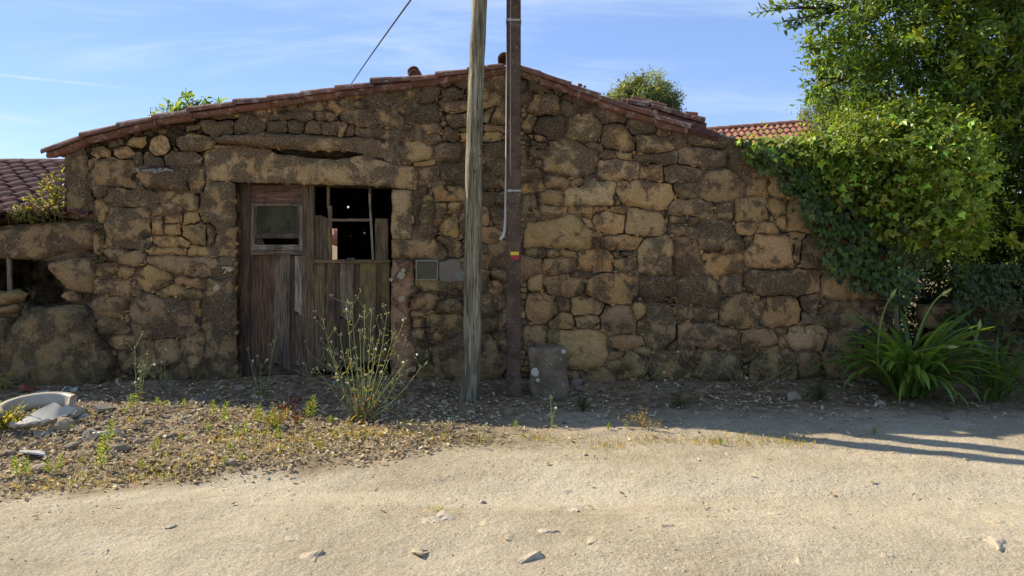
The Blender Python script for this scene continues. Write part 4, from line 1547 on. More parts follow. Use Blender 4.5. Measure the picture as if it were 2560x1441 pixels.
for f in fs:
    c = P[list(f)].mean(0)
    if not any(x0 < c[0] < x1 and z0 < c[1] < z1 for (x0, x1, z0, z1) in holes):
        keep.append(f[:3])
back = MB().add(np.stack([P[:, 0], np.full(len(P), 6.0), P[:, 1]], 1), np.array(keep), (0.1, .09, .08, 0))
back.add(np.stack([P[:, 0], np.full(len(P), 6.03), P[:, 1]], 1), np.array(keep), (0.1, .09, .08, 0))
back.build('back_wall', M_MORTAR, house)
# what the slit looks out on: heap of broken roof tiles behind the house
heap = thing('tile_heap', 'pinkish broken tiles glimpsed through the right door leaf', 'rubble', (-4.6, 9.0, 0))
for k in range(9):
    V, F = rock_np(60 + k, ICO2, 0.4, (0.30, 0.25, 0.22))
    MB().add(V + np.array((-5.2 + 0.27 * k, 9.0 + 0.1 * (k % 3), 1.15 + 0.22 * (k % 3))), F, (0.42, 0.20, 0.15, 0)).build('broken_tile', M_ROCK, heap)
for k in range(9):
    V, F = rock_np(80 + k, ICO2, 0.4, (0.34, 0.3, 0.5))
    MB().add(V + np.array((-5.2 + 0.27 * k, 9.0, 0.45)), F, (0.18, 0.17, 0.16, 0)).build('stone', M_ROCK, heap)

# ================================================================== LEFT SHED
shed = thing('stone_shed', 'low stone shed with dark opening and huge boulder at the left corner', 'shed', (-5.0, 0, 0))
sp = np.array([(-90, 572), (60, 560), (232, 548), (232, 985), (-90, 985), (-90, 738), (20, 745), (60, 770), (150, 765), (150, 730), (125, 655), (30, 648), (-90, 645)], float)
sw = wall2(sp)
bm = bmesh.new()
for Y0, Y1 in ((0.06, 0.45),):
    fv = [bm.verts.new((q[0], Y0, q[1])) for q in sw]; bv = [bm.verts.new((q[0], Y1, q[1])) for q in sw]
    bm.faces.new(fv); bm.faces.new(bv[::-1])
    for i in range(len(fv)):
        j = (i + 1) % len(fv); bm.faces.new((fv[j], fv[i], bv[i], bv[j]))
bmesh.ops.recalc_face_normals(bm, faces=bm.faces)
me = bpy.data.meshes.new('front_wall'); bm.to_mesh(me); bm.free()
shed_wall = obj('front_wall', me, M_MORTAR, shed)
for k, (tone, prot, px) in enumerate(parse(SHED_TRACE)):
    MBs = stone_mb(wall2(px), tone, prot, 8000 + k, y0=0.05, flat=False)
    MBs.build('stone', M_STONE, shed_wall, True)
# dark interior: back and side walls and a ceiling
inn = MB()
inn.add(*box(-6.6, -4.20, 2.6, 2.8, -0.2, 1.75)); inn.add(*box(-6.8, -6.6, 0.2, 2.8, -0.2, 1.75)); inn.add(*box(-6.8, -4.20, 0.3, 2.8, 1.66, 1.72))
inn.build('inner_wall', M_MORTAR, shed)
V, F = tube([W(26, 735, 0.02), W(24, 690, 0.02), W(23, 646, 0.02)], [0.024, 0.022, 0.025], 8)
MB().add(V, F, (*GRY, 0.0)).build('prop_post', M_WOOD, shed)
# its roof rises away from the front: rows of wavy tiles
tile_w = 0.22
V = []; F = []
ns = 12; L = 0.30
for i in range(2):
    for k in range(ns + 1):
        u = k / ns
        z = 0.026 * math.sin(u * 2 * math.pi) + 0.018 * (1 if i == 0 else 0)
        V.append((u * tile_w * 1.04, i * L, z + 0.02)); V.append((u * tile_w * 1.04, i * L, z))
m = 2 * (ns + 1)
for k in range(ns):
    F.append((2 * k, 2 * k + 2, m + 2 * k + 2, m + 2 * k)); F.append((2 * k + 1, m + 2 * k + 1, m + 2 * k + 3, 2 * k + 3)); F.append((2 * k + 1, 2 * k + 3, 2 * k + 2, 2 * k))
M_TILE3 = tile_mat('old dark roof tile', (0.125, 0.052, 0.038), (0.085, 0.040, 0.032), 0.16)
tile_me = MB().add(V, F).mesh('roof_tile'); tile_me.materials.append(M_TILE3)
sroof = MB().add([(-7.5, 0.0, 1.69), (-4.22, 0.0, 1.69), (-4.22, 3.15, 2.53), (-7.5, 3.15, 2.53)], [(0, 1, 2, 3)]).build('roof', M_TILE3, shed)
ang = math.atan2(0.85, 3.2)
for r in range(12):
    for c_ in range(14):
        o = bpy.data.objects.new('roof_tile', tile_me); COL.objects.link(o); o.parent = sroof
        f = r * 0.262
        o.location = (-4.45 - c_ * tile_w + random.uniform(-.006, .006), -0.08 + f * math.cos(ang) + random.uniform(-.01, .01), 1.715 + f * math.sin(ang) + random.uniform(-.003, .006))
        o.rotation_euler = (ang + random.uniform(-.02, .02), 0, random.uniform(-.03, .03))
for c_ in range(8):
    V, F = barrel_tile(Vector((0, 0, 0)), Vector((0.42, 0, 0)), 0.075, 0.08, 700 + c_)
    MB().add(V + np.array((-4.65 - c_ * 0.4, 3.05, 2.52)), F).build('ridge_tile', M_TILE3, sroof)

# ================================================================== POLES
wood_pole = thing('wooden_utility_pole', 'weathered grey-green wooden pole leaning slightly, beside the concrete post', 'utility pole', G(1172, 1006))
b0 = G(1172, 1006); dY = b0.y
t0 = W(1197, 0, dY)
path = []; rad = []
for i in range(60):
    f = i / 59 * 1.75
    p_ = b0.lerp(t0, f) + Vector((0.010 * math.sin(f * 7), 0, 0)); p_.z -= 0.15 * (1 - f)
    path.append(p_); rad.append(0.088 - 0.020 * min(f, 1.2) + 0.002 * math.sin(i * 1.9))
V, F = tube(path, rad, 28)
c0 = np.repeat(np.array([p_[:] for p_ in path]), 28, 0)
nr = V - c0
angn = np.tile(np.arange(28), 60)
V = V + nr * (0.10 * fbm(angn * 0.9, V[:, 2] * 0.7, 77, 3) + 0.05 * vnoise(angn * 2.7, V[:, 2] * 2.0, 78))[:, None]
MB().add(V, F).build('shaft', M_POLE, wood_pole, True)
for (x, y, r) in ((1184, 280, .010), (1201, 390, .012), (1188, 429, .012), (1169, 541, .010)):
    p_ = W(x, y, dY - 0.078)
    V, F = rock_np(x, ICO1, 0.3, (r, 0.006, r)); MB().add(V + np.array(p_), F, (0.05, 0.045, 0.04, 0)).build('knot', M_BARK, wood_pole)

post = thing('concrete_utility_pole', 'square brown concrete pole with grey conduit and painted trail mark', 'utility pole', G(1284, 997))
pb = G(1284, 997); Y = pb.y
bm = bmesh.new()
w = 0.067
for z, s in ((-0.3, 1.0), (1.0, 1.0), (3.0, 0.97), (6.2, 0.92)):
    pass
bmesh.ops.create_cube(bm, size=1.0)
for v in bm.verts:
    v.co = Vector((pb.x + v.co.x * 2 * w, Y + v.co.y * 2 * w, 2.95 + v.co.z * 6.5))
bmesh.ops.bevel(bm, geom=[e for e in bm.edges], offset=0.009, segments=2, affect='EDGES')
me = bpy.data.meshes.new('shaft'); bm.to_mesh(me); bm.free()
obj('shaft', me, M_CONC, post)
fy = Y - w
pw = lambda x, y, o=0.0: W(x, y, fy + o)
c_ = [W(1270, -400, Y - 0.03), W(1270, 100, Y - 0.03), W(1267, 400, Y - 0.03), W(1265, 500, Y - 0.03), W(1264, 545, Y - 0.03), W(1262, 575, Y - 0.03), W(1258, 590, Y - 0.035), W(1250, 600, Y - 0.05)]
V, F = tube(c_, 0.0155, 12)
MB().add(V, F, (0.52, 0.50, 0.46, 0)).build('conduit', M_PLASTIC, post, True)
V, F = tube([W(1276, -400, fy - 0.004), W(1276, 420, fy - 0.004), W(1277, 440, fy - 0.004)], 0.006, 6)
MB().add(V, F, (0.30, 0.20, 0.16, 0)).build('thin_cable', M_PLASTIC, post, True)
for yy in (50, 477):
    z = pw(1280, yy).z
    s_ = MB(); x0, x1 = pb.x - w - 0.004, pb.x + w + 0.004
    s_.add(*box(x0, x1, fy - 0.005, fy - 0.001, z - .008, z + .008)); s_.add(*box(x0, x0 + .003, fy - .005, Y + w, z - .008, z + .008)); s_.add(*box(x1 - .003, x1, fy - .005, Y + w, z - .008, z + .008))
    s_.add(*box(pb.x - .045, pb.x - .02, fy - .012, fy - .005, z - .014, z + .014))
    s_.C = [np.tile((0.36, 0.34, 0.31, 0), (len(v), 1)) for v in s_.V]
    s_.build('strap', M_METAL, post)
for (y0, y1, c_) in ((630, 638.5, (0.70, 0.48, 0.05)), (640, 649, (0.36, 0.035, 0.04))):
    a = pw(1276.5, y1, -.003); b = pw(1297, y0, -.003)
    V, F = box(a.x, b.x, fy - 0.0025, fy + 0.004, a.z, b.z)
    MB().add(V, F, (*c_, 0)).build('trail_mark', M_PAINT, post)

cable = MB()
pts = []
A = Vector((pb.x, Y, 5.0)); Bp = W(835, 275, 14.0)
M1 = W(1027, 0, 1.2); M2 = W(875, 215, 8.5)
for k in range(30):
    s = k / 29
    # smooth curve through the two sighted points
    l0 = (s - .3) * (s - .72) * (s - 1) / ((-.3) * (-.72) * (-1)); l1 = s * (s - .72) * (s - 1) / (.3 * (-.42) * (-.7))
    l2 = s * (s - .3) * (s - 1) / (.72 * .42 * (-.28)); l3 = s * (s - .3) * (s - .72) / (1 * .7 * .28)
    pts.append(A * l0 + M1 * l1 + M2 * l2 + Bp * l3)
V, F = tube(pts, 0.011, 6)
cable.add(V, F, (0.02, 0.02, 0.02, 0))
tag(cable.build('overhead_cable', M_PLASTIC, None, True), 'thin black cable rising from the roof to the sky', 'cable')

# dressed block standing against the wall
bm = bmesh.new(); bmesh.ops.create_cube(bm, size=1.0); bmesh.ops.subdivide_edges(bm, edges=bm.edges[:], cuts=9, use_grid_fill=True)
bb = G(1372, 1000); sc = (bb.y - CAMY) / FPX
for v in bm.verts:
    x, y, z = v.co
    f = z + 0.5
    wd = (0.36 if f > .5 else 0.36)
    X = bb.x + x * 0.345 + 0.03 * (0.5 - f); Yv = bb.y + 0.08 + y * 0.24 + 0.05 * f; Z = -0.05 + f * 0.52
    # round the edges, roughen
    e = max(abs(x), abs(y), abs(z)); k3 = sum(abs(q) > 0.44 for q in (x, y, z))
    sh = 1 - 0.03 * max(0, k3 - 1)
    nz = float(fbm(np.array(X * 8 + y * 5), np.array(Z * 8 + y * 3), 5, 4)) * 0.055
    v.co = Vector((bb.x + (X - bb.x) * sh + x * nz, Yv + y * nz, Z * (1 if f < .9 else sh * 1.01) + z * nz))
me = bpy.data.meshes.new('granite_block'); bm.to_mesh(me); bm.free()
for pl in me.polygons: pl.use_smooth = True
blk = obj('granite_block', me, M_BLOCK)
tag(blk, 'dark upright granite block leaning on the wall beside the concrete pole', 'stone block')
for k, (x, y, r) in enumerate(((1338, 930, 10), (1408, 880, 7), (1345, 952, 6))):
    w = W(x, y, bb.y - 0.035)
    V, F = rock_np(k + 15, ICO2, 0.5, (r * sc, 0.012, r * sc * 1.1))
    MB().add(V + np.array(w), F, (0.50, 0.48, 0.42, 0)).build('lichen', M_LICHEN, blk)

# ================================================================== FAR HOUSE ON THE RIGHT
far = thing('tiled_house', 'distant house with sunlit orange tiled roof behind the ivy', 'house', (16, 19, 0))
Yf = 19.0
a = W(1700, 330, Yf); bq = W(2027, 304, Yf)
ridge_l = W(1700, 330, Yf); ridge_r = W(2027, 304, Yf)
slope = Vector((0, -0.83, -0.56)); slope.normalize()
xdir = (ridge_r - ridge_l); Lr = xdir.length; xdir.normalize()
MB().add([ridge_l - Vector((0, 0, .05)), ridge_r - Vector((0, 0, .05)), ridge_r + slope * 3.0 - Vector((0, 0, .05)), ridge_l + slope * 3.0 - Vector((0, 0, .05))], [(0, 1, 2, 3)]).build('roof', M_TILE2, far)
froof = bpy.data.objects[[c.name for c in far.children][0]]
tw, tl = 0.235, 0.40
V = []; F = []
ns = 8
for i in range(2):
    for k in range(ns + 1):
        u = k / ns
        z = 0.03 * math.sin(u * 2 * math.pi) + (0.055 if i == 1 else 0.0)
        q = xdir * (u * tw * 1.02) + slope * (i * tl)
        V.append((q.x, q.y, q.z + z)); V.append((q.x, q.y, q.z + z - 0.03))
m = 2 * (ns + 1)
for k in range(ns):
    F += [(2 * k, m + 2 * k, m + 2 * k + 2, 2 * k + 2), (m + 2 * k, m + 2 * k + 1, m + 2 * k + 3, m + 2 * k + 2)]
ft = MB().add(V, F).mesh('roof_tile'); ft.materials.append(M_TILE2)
for r in range(6):
    for c_ in range(int(Lr / tw)):
        if c_ * tw < 0.6 and r > 3: continue
        o = bpy.data.objects.new('roof_tile', ft); COL.objects.link(o); o.parent = froof
        q = ridge_l + xdir * (c_ * tw) + slope * (r * tl * 0.9) + Vector((random.uniform(-.01, .01), 0, random.uniform(-.006, .012)))
        o.location = q
for c_ in range(int(Lr / 0.45)):
    V, F = barrel_tile(Vector((0, 0, 0)), Vector((0.46, 0, 0)), 0.10, 0.115, 800 + c_, seg=6, lift=0.01)
    q = ridge_l + xdir * (c_ * 0.45)
    MB().add(V + np.array(q), F).build('ridge_tile', M_TILE2, froof)
fb = MB()
base_y = ridge_l.y - 2.4
fb.add(*box(ridge_l.x, ridge_r.x - 0.15, base_y, Yf + 3, 0, ridge_l.z - 1.9), (0.5, 0.47, 0.42, 0))
g_ = ridge_r.x - 0.2
fb.add([(g_, base_y, 0), (g_, Yf + 3, 0), (g_, Yf + 3, ridge_r.z - 1.9), (g_, Yf, ridge_r.z - 0.1), (g_, base_y, ridge_r.z - 1.75)], [(0, 1, 2), (0, 2, 3), (0, 3, 4)], (0.5, 0.47, 0.42, 0))
fb.build('wall', M_PAINT, far)

# ================================================================== VEGETATION
def crown(blobs, n_sprays, leaf=0.085, tmpl=OVAL, per=11, spray=0.32, base=(0.075, 0.115, 0.022), young=(0.22, 0.26, 0.03), yf=0.12, rng=RNG, shell=0.55, droop=0.15, mb=None, wid=1.0):
    """leafy sprays through a set of ellipsoids (centre, radii)"""
    mb = mb or MB()
    vol = np.array([b[1][0] * b[1][1] * b[1][2] for b in blobs]) ** 0.8
    pick = rng.choice(len(blobs), n_sprays, p=vol / vol.sum())
    Cn = np.array([b[0][:] for b in blobs])[pick]; Rn = np.array([b[1] for b in blobs])[pick]
    d = rand_dirs(n_sprays, rng)
    r = rng.random(n_sprays) ** (1 / 3.0)
    r = np.where(rng.random(n_sprays) < shell, 0.82 + 0.26 * rng.random(n_sprays), r)
    P = Cn + d * Rn * r[:, None]
    ax = d * 0.8 + rand_dirs(n_sprays, rng) * 0.7 + np.array([0, 0, 0.25 - droop])
    ax /= np.linalg.norm(ax, axis=1, keepdims=True)
    tone = fbm(P[:, 0] * 1.3, P[:, 2] * 1.3 + P[:, 1], 41, 3)
    L = spray * (0.6 + 0.7 * rng.random(n_sprays))
    isy = rng.random(n_sprays) < yf
    allP, allD, allN, allS, allC = [], [], [], [], []
    ref = np.cross(ax, rand_dirs(n_sprays, rng)); ref /= np.linalg.norm(ref, axis=1, keepdims=True)
    oth = np.cross(ax, ref)
    for k in range(per):
        f = (k + 0.5) / per
        ang = k * 2.4 + rng.normal(size=n_sprays) * 0.5
        side = ref * np.cos(ang)[:, None] + oth * np.sin(ang)[:, None]
        p = P + ax * (L * f)[:, None] + side * 0.008
        dd = ax * (0.35 + 0.5 * f) + side + rand_dirs(n_sprays, rng) * 0.25 + np.array([0, 0, -droop])
        nn = np.array([0, 0, 1.0]) + ax * 0.4 + rand_dirs(n_sprays, rng) * 0.55
        s = leaf * (0.65 + 0.6 * rng.random(n_sprays)) * (1.05 - 0.35 * f)
        c = jitter_col(base, n_sprays, 0.22, 0.08, rng) * np.clip(1 + 0.9 * tone, 0.3, 2.2)[:, None]
        yc = jitter_col(young, n_sprays, 0.2, 0.08, rng)
        c = np.where((isy & (f > 0.25))[:, None], yc, c)
        allP.append(p); allD.append(dd); allN.append(nn); allS.append(s); allC.append(c)
    place_leaves(mb, tmpl, np.concatenate(allP), np.concatenate(allD), np.concatenate(allN), np.concatenate(allS) * wid, np.concatenate(allC))
    return mb


def B(px, py, Y, rx, ry, rd):
    c = W(px, py, Y); s = (Y - CAMY) / FPX
    return (c, (rx * s, rd, ry * s))


def limb_tree(mb, base, trunk_top, ends, r0, col, rng=random, seg=8):
    V, F = tube(bez(base, (Vector(base) + Vector(trunk_top)) / 2 + Vector((rng.uniform(-.15, .15), rng.uniform(-.1, .1), 0)), trunk_top, 8), list(np.linspace(r0, r0 * 0.7, 8)), 10)
    mb.add(V, F, (*col, 0))
    for e in ends:
        mid = (Vector(trunk_top) + Vector(e)) / 2 + Vector((rng.uniform(-.2, .2), rng.uniform(-.2, .2), rng.uniform(0, .3)))
        V, F = tube(bez(trunk_top, mid, e, 9), list(np.linspace(r0 * 0.5, 0.008, 9)), 6)
        mb.add(V, F, (*col, 0))
        for k in range(4):
            s = bez(trunk_top, mid, e, 9)[4 + k]
            t2 = s + Vector((rng.uniform(-.5, .5), rng.uniform(-.4, .4), rng.uniform(-.3, .5)))
            V, F = tube(bez(s, (s + t2) / 2 + Vector((0, 0, .08)), t2, 5), list(np.linspace(0.014, 0.004, 5)), 5)
            mb.add(V, F, (*col, 0))
    return mb


# ---- big broadleaf tree on the right
RT = thing('broadleaf_tree', 'large glossy-leaved tree overhanging the right end of the wall', 'tree', (5.3, 1.0, 0))
blobs = [B(2160, 60, 0.5, 115, 130, 0.55), B(2290, 20, 0.5, 170, 190, 0.8), B(2450, 60, 0.4, 180, 200, 0.9), B(2190, 190, 0.5, 125, 95, 0.5), B(2320, 230, 0.6, 150, 130, 0.7),
         B(2490, 300, 0.5, 130, 170, 0.7), B(2570, 480, 0.5, 110, 180, 0.7), B(2640, 150, 0.4, 200, 300, 1.0), B(2650, 600, 0.4, 170, 260, 0.9),
         B(2330, -210, 0.7, 330, 190, 1.2), B(2600, -180, 0.7, 300, 250, 1.2), B(2470, 560, 0.9, 130, 110, 0.5), B(2520, 700, 1.0, 120, 130, 0.5), B(2110, 215, 0.45, 70, 55, 0.35), B(2090, 100, 0.45, 60, 70, 0.3)]
tk = MB()
limb_tree(tk, (5.35, 1.1, -0.1), (5.2, 0.9, 1.9), [b[0] for b in blobs[:11]], 0.16, (0.10, 0.085, 0.06))
tk.build('trunk', M_BARK, RT, True)
cr = crown(blobs, 6200, 0.088, OVAL, 11, 0.32, (0.110, 0.172, 0.035), (0.27, 0.34, 0.05), 0.09)
# sprays that stand out against the sky on the left
tips = [(1880, 35), (1900, 20), (1925, 12), (1950, 10), (1965, 75), (1938, 62), (1975, 55), (1990, 20), (2010, 45), (2030, 8), (2005, 210), (2020, 245), (2030, 225), (2035, 160), (2022, 118), (2045, 190), (2040, 70), (2060, 110), (1990, 5), (2040, 30)]
tw = MB()
root = W(2110, 20, 0.45)
for (x, y) in tips:
    e = W(x, y, 0.35 + random.uniform(-.15, .15))
    rt = root if y < 90 else W(2110, min(y, 200), 0.5)
    V, F = tube(bez(rt, (rt + e) / 2 + Vector((0, 0, random.uniform(-.06, .08))), e, 7), list(np.linspace(0.012, 0.003, 7)), 5)
    tw.add(V, F, (0.06, 0.05, 0.035, 0))
    n = 16
    pts = [e.lerp(rt, f) for f in np.linspace(0, 0.32, n)]
    P = np.array([q[:] for q in pts]) + rand_dirs(n) * 0.015
    D = np.array((e - rt).normalized()[:])[None] * 0.7 + rand_dirs(n) * 0.9
    place_leaves(cr, OVAL, P, D, np.array([0, 0, 1.0]) + rand_dirs(n) * 0.6, 0.085 * (0.7 + 0.5 * RNG.random(n)), jitter_col((0.10, 0.155, 0.035), n))
# bright whorls of young leaves hanging at the front
for (x, y) in ((2478, 55), (2400, 75), (2490, 90), (2440, 110), (2378, 150), (2480, 145), (2400, 200), (2500, 235), (2420, 260), (2395, 340), (2450, 330), (2500, 320), (2530, 200), (2545, 300), (2460, 20), (2310, 100), (2540, 120), (2380, 30), (2550, 525), (2540, 610), (2430, 560), (2475, 250)):
    for j in range(3):
        c = W(x + random.uniform(-22, 22), y + random.uniform(-22, 22), -0.15 + random.uniform(-.15, .2))
        n = 8
        ang = np.arange(n) * 2.4 + random.random() * 6
        ax = np.array([random.uniform(-.5, .5), -0.3, random.uniform(-0.6, .9)]); ax /= np.linalg.norm(ax)
        u = np.cross(ax, [0.3, 1, 0.2]); u /= np.linalg.norm(u); v = np.cross(ax, u)
        D = ax * 0.5 + np.cos(ang)[:, None] * u + np.sin(ang)[:, None] * v
        P = np.array(c)[None] - ax * (np.arange(n)[:, None] * 0.014)
        place_leaves(cr, OVAL, P, D, ax[None] + rand_dirs(n) * 0.3, 0.115 * (0.7 + 0.4 * RNG.random(n)), jitter_col((0.27, 0.34, 0.045), n, 0.2))
cr.build('crown', M_LEAF, RT, False, kind='stuff')
tw.build('twig', M_BARK, RT, True)

# ---- ivy over the right end of the house wall
IV = thing('ivy', 'bright green ivy mound spilling over the right end of the stone wall', 'ivy', (3.6, -0.1, 0))
iv = MB()
blobs = [B(2240, 395, -0.15, 180, 105, 0.50), B(2330, 465, -0.25, 110, 105, 0.50), B(2120, 390, -0.10, 120, 66, 0.36), B(2020, 388, -0.05, 95, 42, 0.28), B(1940, 368, -0.03, 70, 24, 0.22), B(1885, 356, 0.0, 45, 14, 0.15), B(2300, 560, -0.3, 110, 60, 0.35), B(2080, 440, -0.18, 60, 36, 0.22),
         B(2385, 560, -0.02, 62, 75, 0.30), B(2200, 470, -0.18, 130, 70, 0.32), B(2290, 310, 0.1, 100, 60, 0.3), B(2170, 320, -0.05, 55, 42, 0.25), B(2345, 330, -0.1, 60, 70, 0.3), B(2095, 345, -0.05, 40, 26, 0.2), B(2240, 285, 0.1, 45, 35, 0.25), B(2390, 400, -0.15, 50, 60, 0.3)]
rng = np.random.default_rng(21)
n = 8000
vol = np.array([b[1][0] * b[1][2] for b in blobs]); pick = rng.choice(len(blobs), n, p=vol / vol.sum())
Cn = np.array([b[0][:] for b in blobs])[pick]; Rn = np.array([b[1] for b in blobs])[pick]
d = rand_dirs(n, rng)
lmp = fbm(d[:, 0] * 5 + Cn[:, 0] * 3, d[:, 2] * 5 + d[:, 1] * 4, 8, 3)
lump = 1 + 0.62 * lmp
P = Cn + d * Rn * (lump * (0.78 + 0.30 * rng.random(n)))[:, None]
N_ = d / Rn; N_ /= np.linalg.norm(N_, axis=1, keepdims=True)
N_ = N_ * 0.35 + np.array([-0.75, 0.10, 0.80]) + rand_dirs(n, rng) * 0.50
D_ = np.array([0.1, -0.7, -0.45]) + rand_dirs(n, rng) * 0.7
place_leaves(iv, IVY, P, D_, N_, 0.066 * (0.4 + 1.0 * rng.random(n)), jitter_col((0.205, 0.275, 0.045), n, 0.34, 0.12, rng) * np.clip(1 + 1.1 * lmp, 0.22, 2.2)[:, None])  # leaf colour carries painted shade: hollows darkened, lumps lightened
# longer sprays standing out of the mound
cr2 = crown([B(2240, 380, -0.15, 185, 105, 0.52), B(2330, 460, -0.25, 115, 105, 0.52), B(2120, 380, -0.1, 110, 55, 0.38), B(2000, 370, 0.0, 90, 30, 0.15), B(2385, 555, 0, 65, 75, .3)], 800, 0.062, OVAL, 9, 0.20, (0.20, 0.27, 0.045), (0.34, 0.37, 0.06), 0.12, rng, 1.0, 0.0, iv)
# flat sheet clinging to the wall face, its shade painted as darker leaves
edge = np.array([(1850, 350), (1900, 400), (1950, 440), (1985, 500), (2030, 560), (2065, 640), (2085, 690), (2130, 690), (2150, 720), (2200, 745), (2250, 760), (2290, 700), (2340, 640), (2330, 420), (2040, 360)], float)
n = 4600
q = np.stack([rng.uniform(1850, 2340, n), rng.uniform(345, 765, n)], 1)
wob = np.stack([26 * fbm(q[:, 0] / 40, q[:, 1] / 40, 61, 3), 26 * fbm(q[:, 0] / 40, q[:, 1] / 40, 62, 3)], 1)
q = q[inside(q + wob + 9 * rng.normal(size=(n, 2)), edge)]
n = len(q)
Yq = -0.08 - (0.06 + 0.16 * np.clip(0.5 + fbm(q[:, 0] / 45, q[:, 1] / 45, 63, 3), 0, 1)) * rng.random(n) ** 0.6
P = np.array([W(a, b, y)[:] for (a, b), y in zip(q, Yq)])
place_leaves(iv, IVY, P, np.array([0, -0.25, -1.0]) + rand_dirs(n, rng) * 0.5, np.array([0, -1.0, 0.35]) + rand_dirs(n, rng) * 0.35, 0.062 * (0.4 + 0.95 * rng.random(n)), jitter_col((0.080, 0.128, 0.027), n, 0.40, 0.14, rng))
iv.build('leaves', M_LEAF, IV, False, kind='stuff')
vs_ = MB()
for (pts, r) in ((((2225, 640), (2232, 720), (2228, 740)), .004), (((2128, 610), (2150, 660), (2190, 688)), .004), (((2205, 690), (2160, 680), (2140, 650)), .003), (((2060, 470), (2150, 560), (2260, 640)), .012), (((2240, 900), (2250, 700), (2200, 480)), .025), (((2000, 400), (2100, 430), (2220, 470)), .012)):
    p3 = [W(x, y, -0.10) for x, y in pts]
    V, F = tube(bez(*p3, 10), r, 6)
    vs_.add(V, F, (0.20, 0.16, 0.10, 0))
vs_.build('vine_stem', M_BARK, IV, True)

# ---- dark thicket closing the gap beyond the wall's end
TH = thing('shrub_thicket', 'dark shaded thicket between the ivy wall and the mossy bank', 'shrub', (4.7, 0.7, 0))
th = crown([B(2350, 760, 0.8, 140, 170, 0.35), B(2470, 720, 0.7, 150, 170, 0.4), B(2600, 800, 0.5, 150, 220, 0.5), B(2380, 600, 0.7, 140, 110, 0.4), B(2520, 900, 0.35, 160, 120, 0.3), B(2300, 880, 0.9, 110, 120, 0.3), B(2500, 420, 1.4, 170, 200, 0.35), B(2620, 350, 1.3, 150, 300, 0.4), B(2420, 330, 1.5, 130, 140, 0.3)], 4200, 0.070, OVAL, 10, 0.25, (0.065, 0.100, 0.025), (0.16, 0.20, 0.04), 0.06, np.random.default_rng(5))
th.build('leaves', M_LEAF, TH, False, kind='stuff')
st = MB()
for k in range(9):
    a = Vector((3.9 + 0.28 * k, 0.95, -0.05)); e = a + Vector((random.uniform(-.3, .3), random.uniform(-.2, .1), random.uniform(1.2, 2.0)))
    V, F = tube(bez(a, (a + e) / 2 + Vector((random.uniform(-.2, .2), 0, 0)), e, 8), list(np.linspace(0.03, 0.008, 8)), 6)
    st.add(V, F, (0.06, 0.05, 0.04, 0))
st.build('stem', M_BARK, TH, True)

# ---- mossy bank wall on the far right, half buried in ivy
BK = thing('mossy_stone_wall', 'shaded mossy stone wall at the far right behind the strap-leaved plants', 'wall', (5.2, -0.1, 0))
bw = MB()
bw.add(*box(4.35, 7.2, 0.05, 0.45, -0.1, 0.85), (0.06, 0.055, 0.04, 0))
bw.build('core', M_MORTAR, BK)
kk = 0
zz0 = 0.0
for row, (h_, w_) in enumerate(((0.30, 0.46), (0.26, 0.38), (0.27, 0.42))):
    x = 4.36 - 0.1 * row
    while x < 7.1:
        ww = w_ * random.uniform(0.7, 1.3)
        poly = np.array([(x + .02, zz0 + .02), (x + ww * .5, zz0 + random.uniform(.0, .03)), (x + ww - .01, zz0 + .02), (x + ww, zz0 + h_ * .6), (x + ww - .03, zz0 + h_ - .01), (x + ww * .5, zz0 + h_), (x + .02, zz0 + h_ - .02), (x - .005, zz0 + h_ * .5)])
        kk += 1
        stone_mb(poly, random.choice('kkd'), None, 9000 + kk, y0=0.04).build('stone', M_STONE, BK, True)
        x += ww + 0.01
    zz0 += h_
bi = MB()
rng = np.random.default_rng(33)
n = 5200
X_ = rng.uniform(4.3, 7.0, n); Z_ = rng.uniform(0.12, 1.25, n) ** 1.0
kp = rng.random(n) < np.clip(0.25 + 0.9 * (Z_ - 0.3) + 0.6 * fbm(X_ * 3, Z_ * 3, 4, 3), 0.04, 1)
X_, Z_ = X_[kp], Z_[kp]; n = len(X_)
P = np.stack([X_, -0.06 - 0.12 * rng.random(n) - 0.1 * (Z_ > 0.8), Z_], 1)
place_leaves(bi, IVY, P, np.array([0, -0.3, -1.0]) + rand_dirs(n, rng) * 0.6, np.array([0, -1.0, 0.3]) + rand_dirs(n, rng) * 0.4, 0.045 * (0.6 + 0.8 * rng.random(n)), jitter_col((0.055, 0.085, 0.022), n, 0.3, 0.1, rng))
bi.build('ivy_leaves', M_LEAF, BK, False, kind='stuff')


# ---- strap-leaved clumps (agapanthus-like)
def strap(base, az, L, rise, w, col, mb, rng):
    """arching strap leaf: rises then bends over"""
    n = 11
    d = Vector((math.cos(az), math.sin(az), 0)); s = Vector((-math.sin(az), math.cos(az), 0))
    p = Vector(base); ang = rise
    V = []; 
    bend = rng.uniform(0.8, 2.2) / n
    tw_ = rng.uniform(-.5, .5)
    for i in range(n + 1):
        f = i / n
        ww = w * (0.55 + 0.55 * math.sin(min(f * 1.35 + .15, 1.35) * 1.35)) * (1 if f < .86 else max(0.12, (1 - f) / .14))
        t_ = d * math.cos(ang) + Vector((0, 0, 1)) * math.sin(ang)
        nrm = -d * math.sin(ang) + Vector((0, 0, 1)) * math.cos(ang)
        sd = s * math.cos(tw_ * f) + nrm * math.sin(tw_ * f)
        V += [p - sd * ww, p - nrm * ww * 0.35, p + sd * ww]
        p = p + t_ * (L / n)
        if p.z < 0.03: p.z = 0.03
        ang -= bend * (0.4 + 1.2 * f)
    F = []
    for i in range(n):
        a = i * 3
        F += [(a, a + 1, a + 4, a + 3), (a + 1, a + 2, a + 5, a + 4)]
    mb.add([v[:] for v in V], F, (*col, 0))


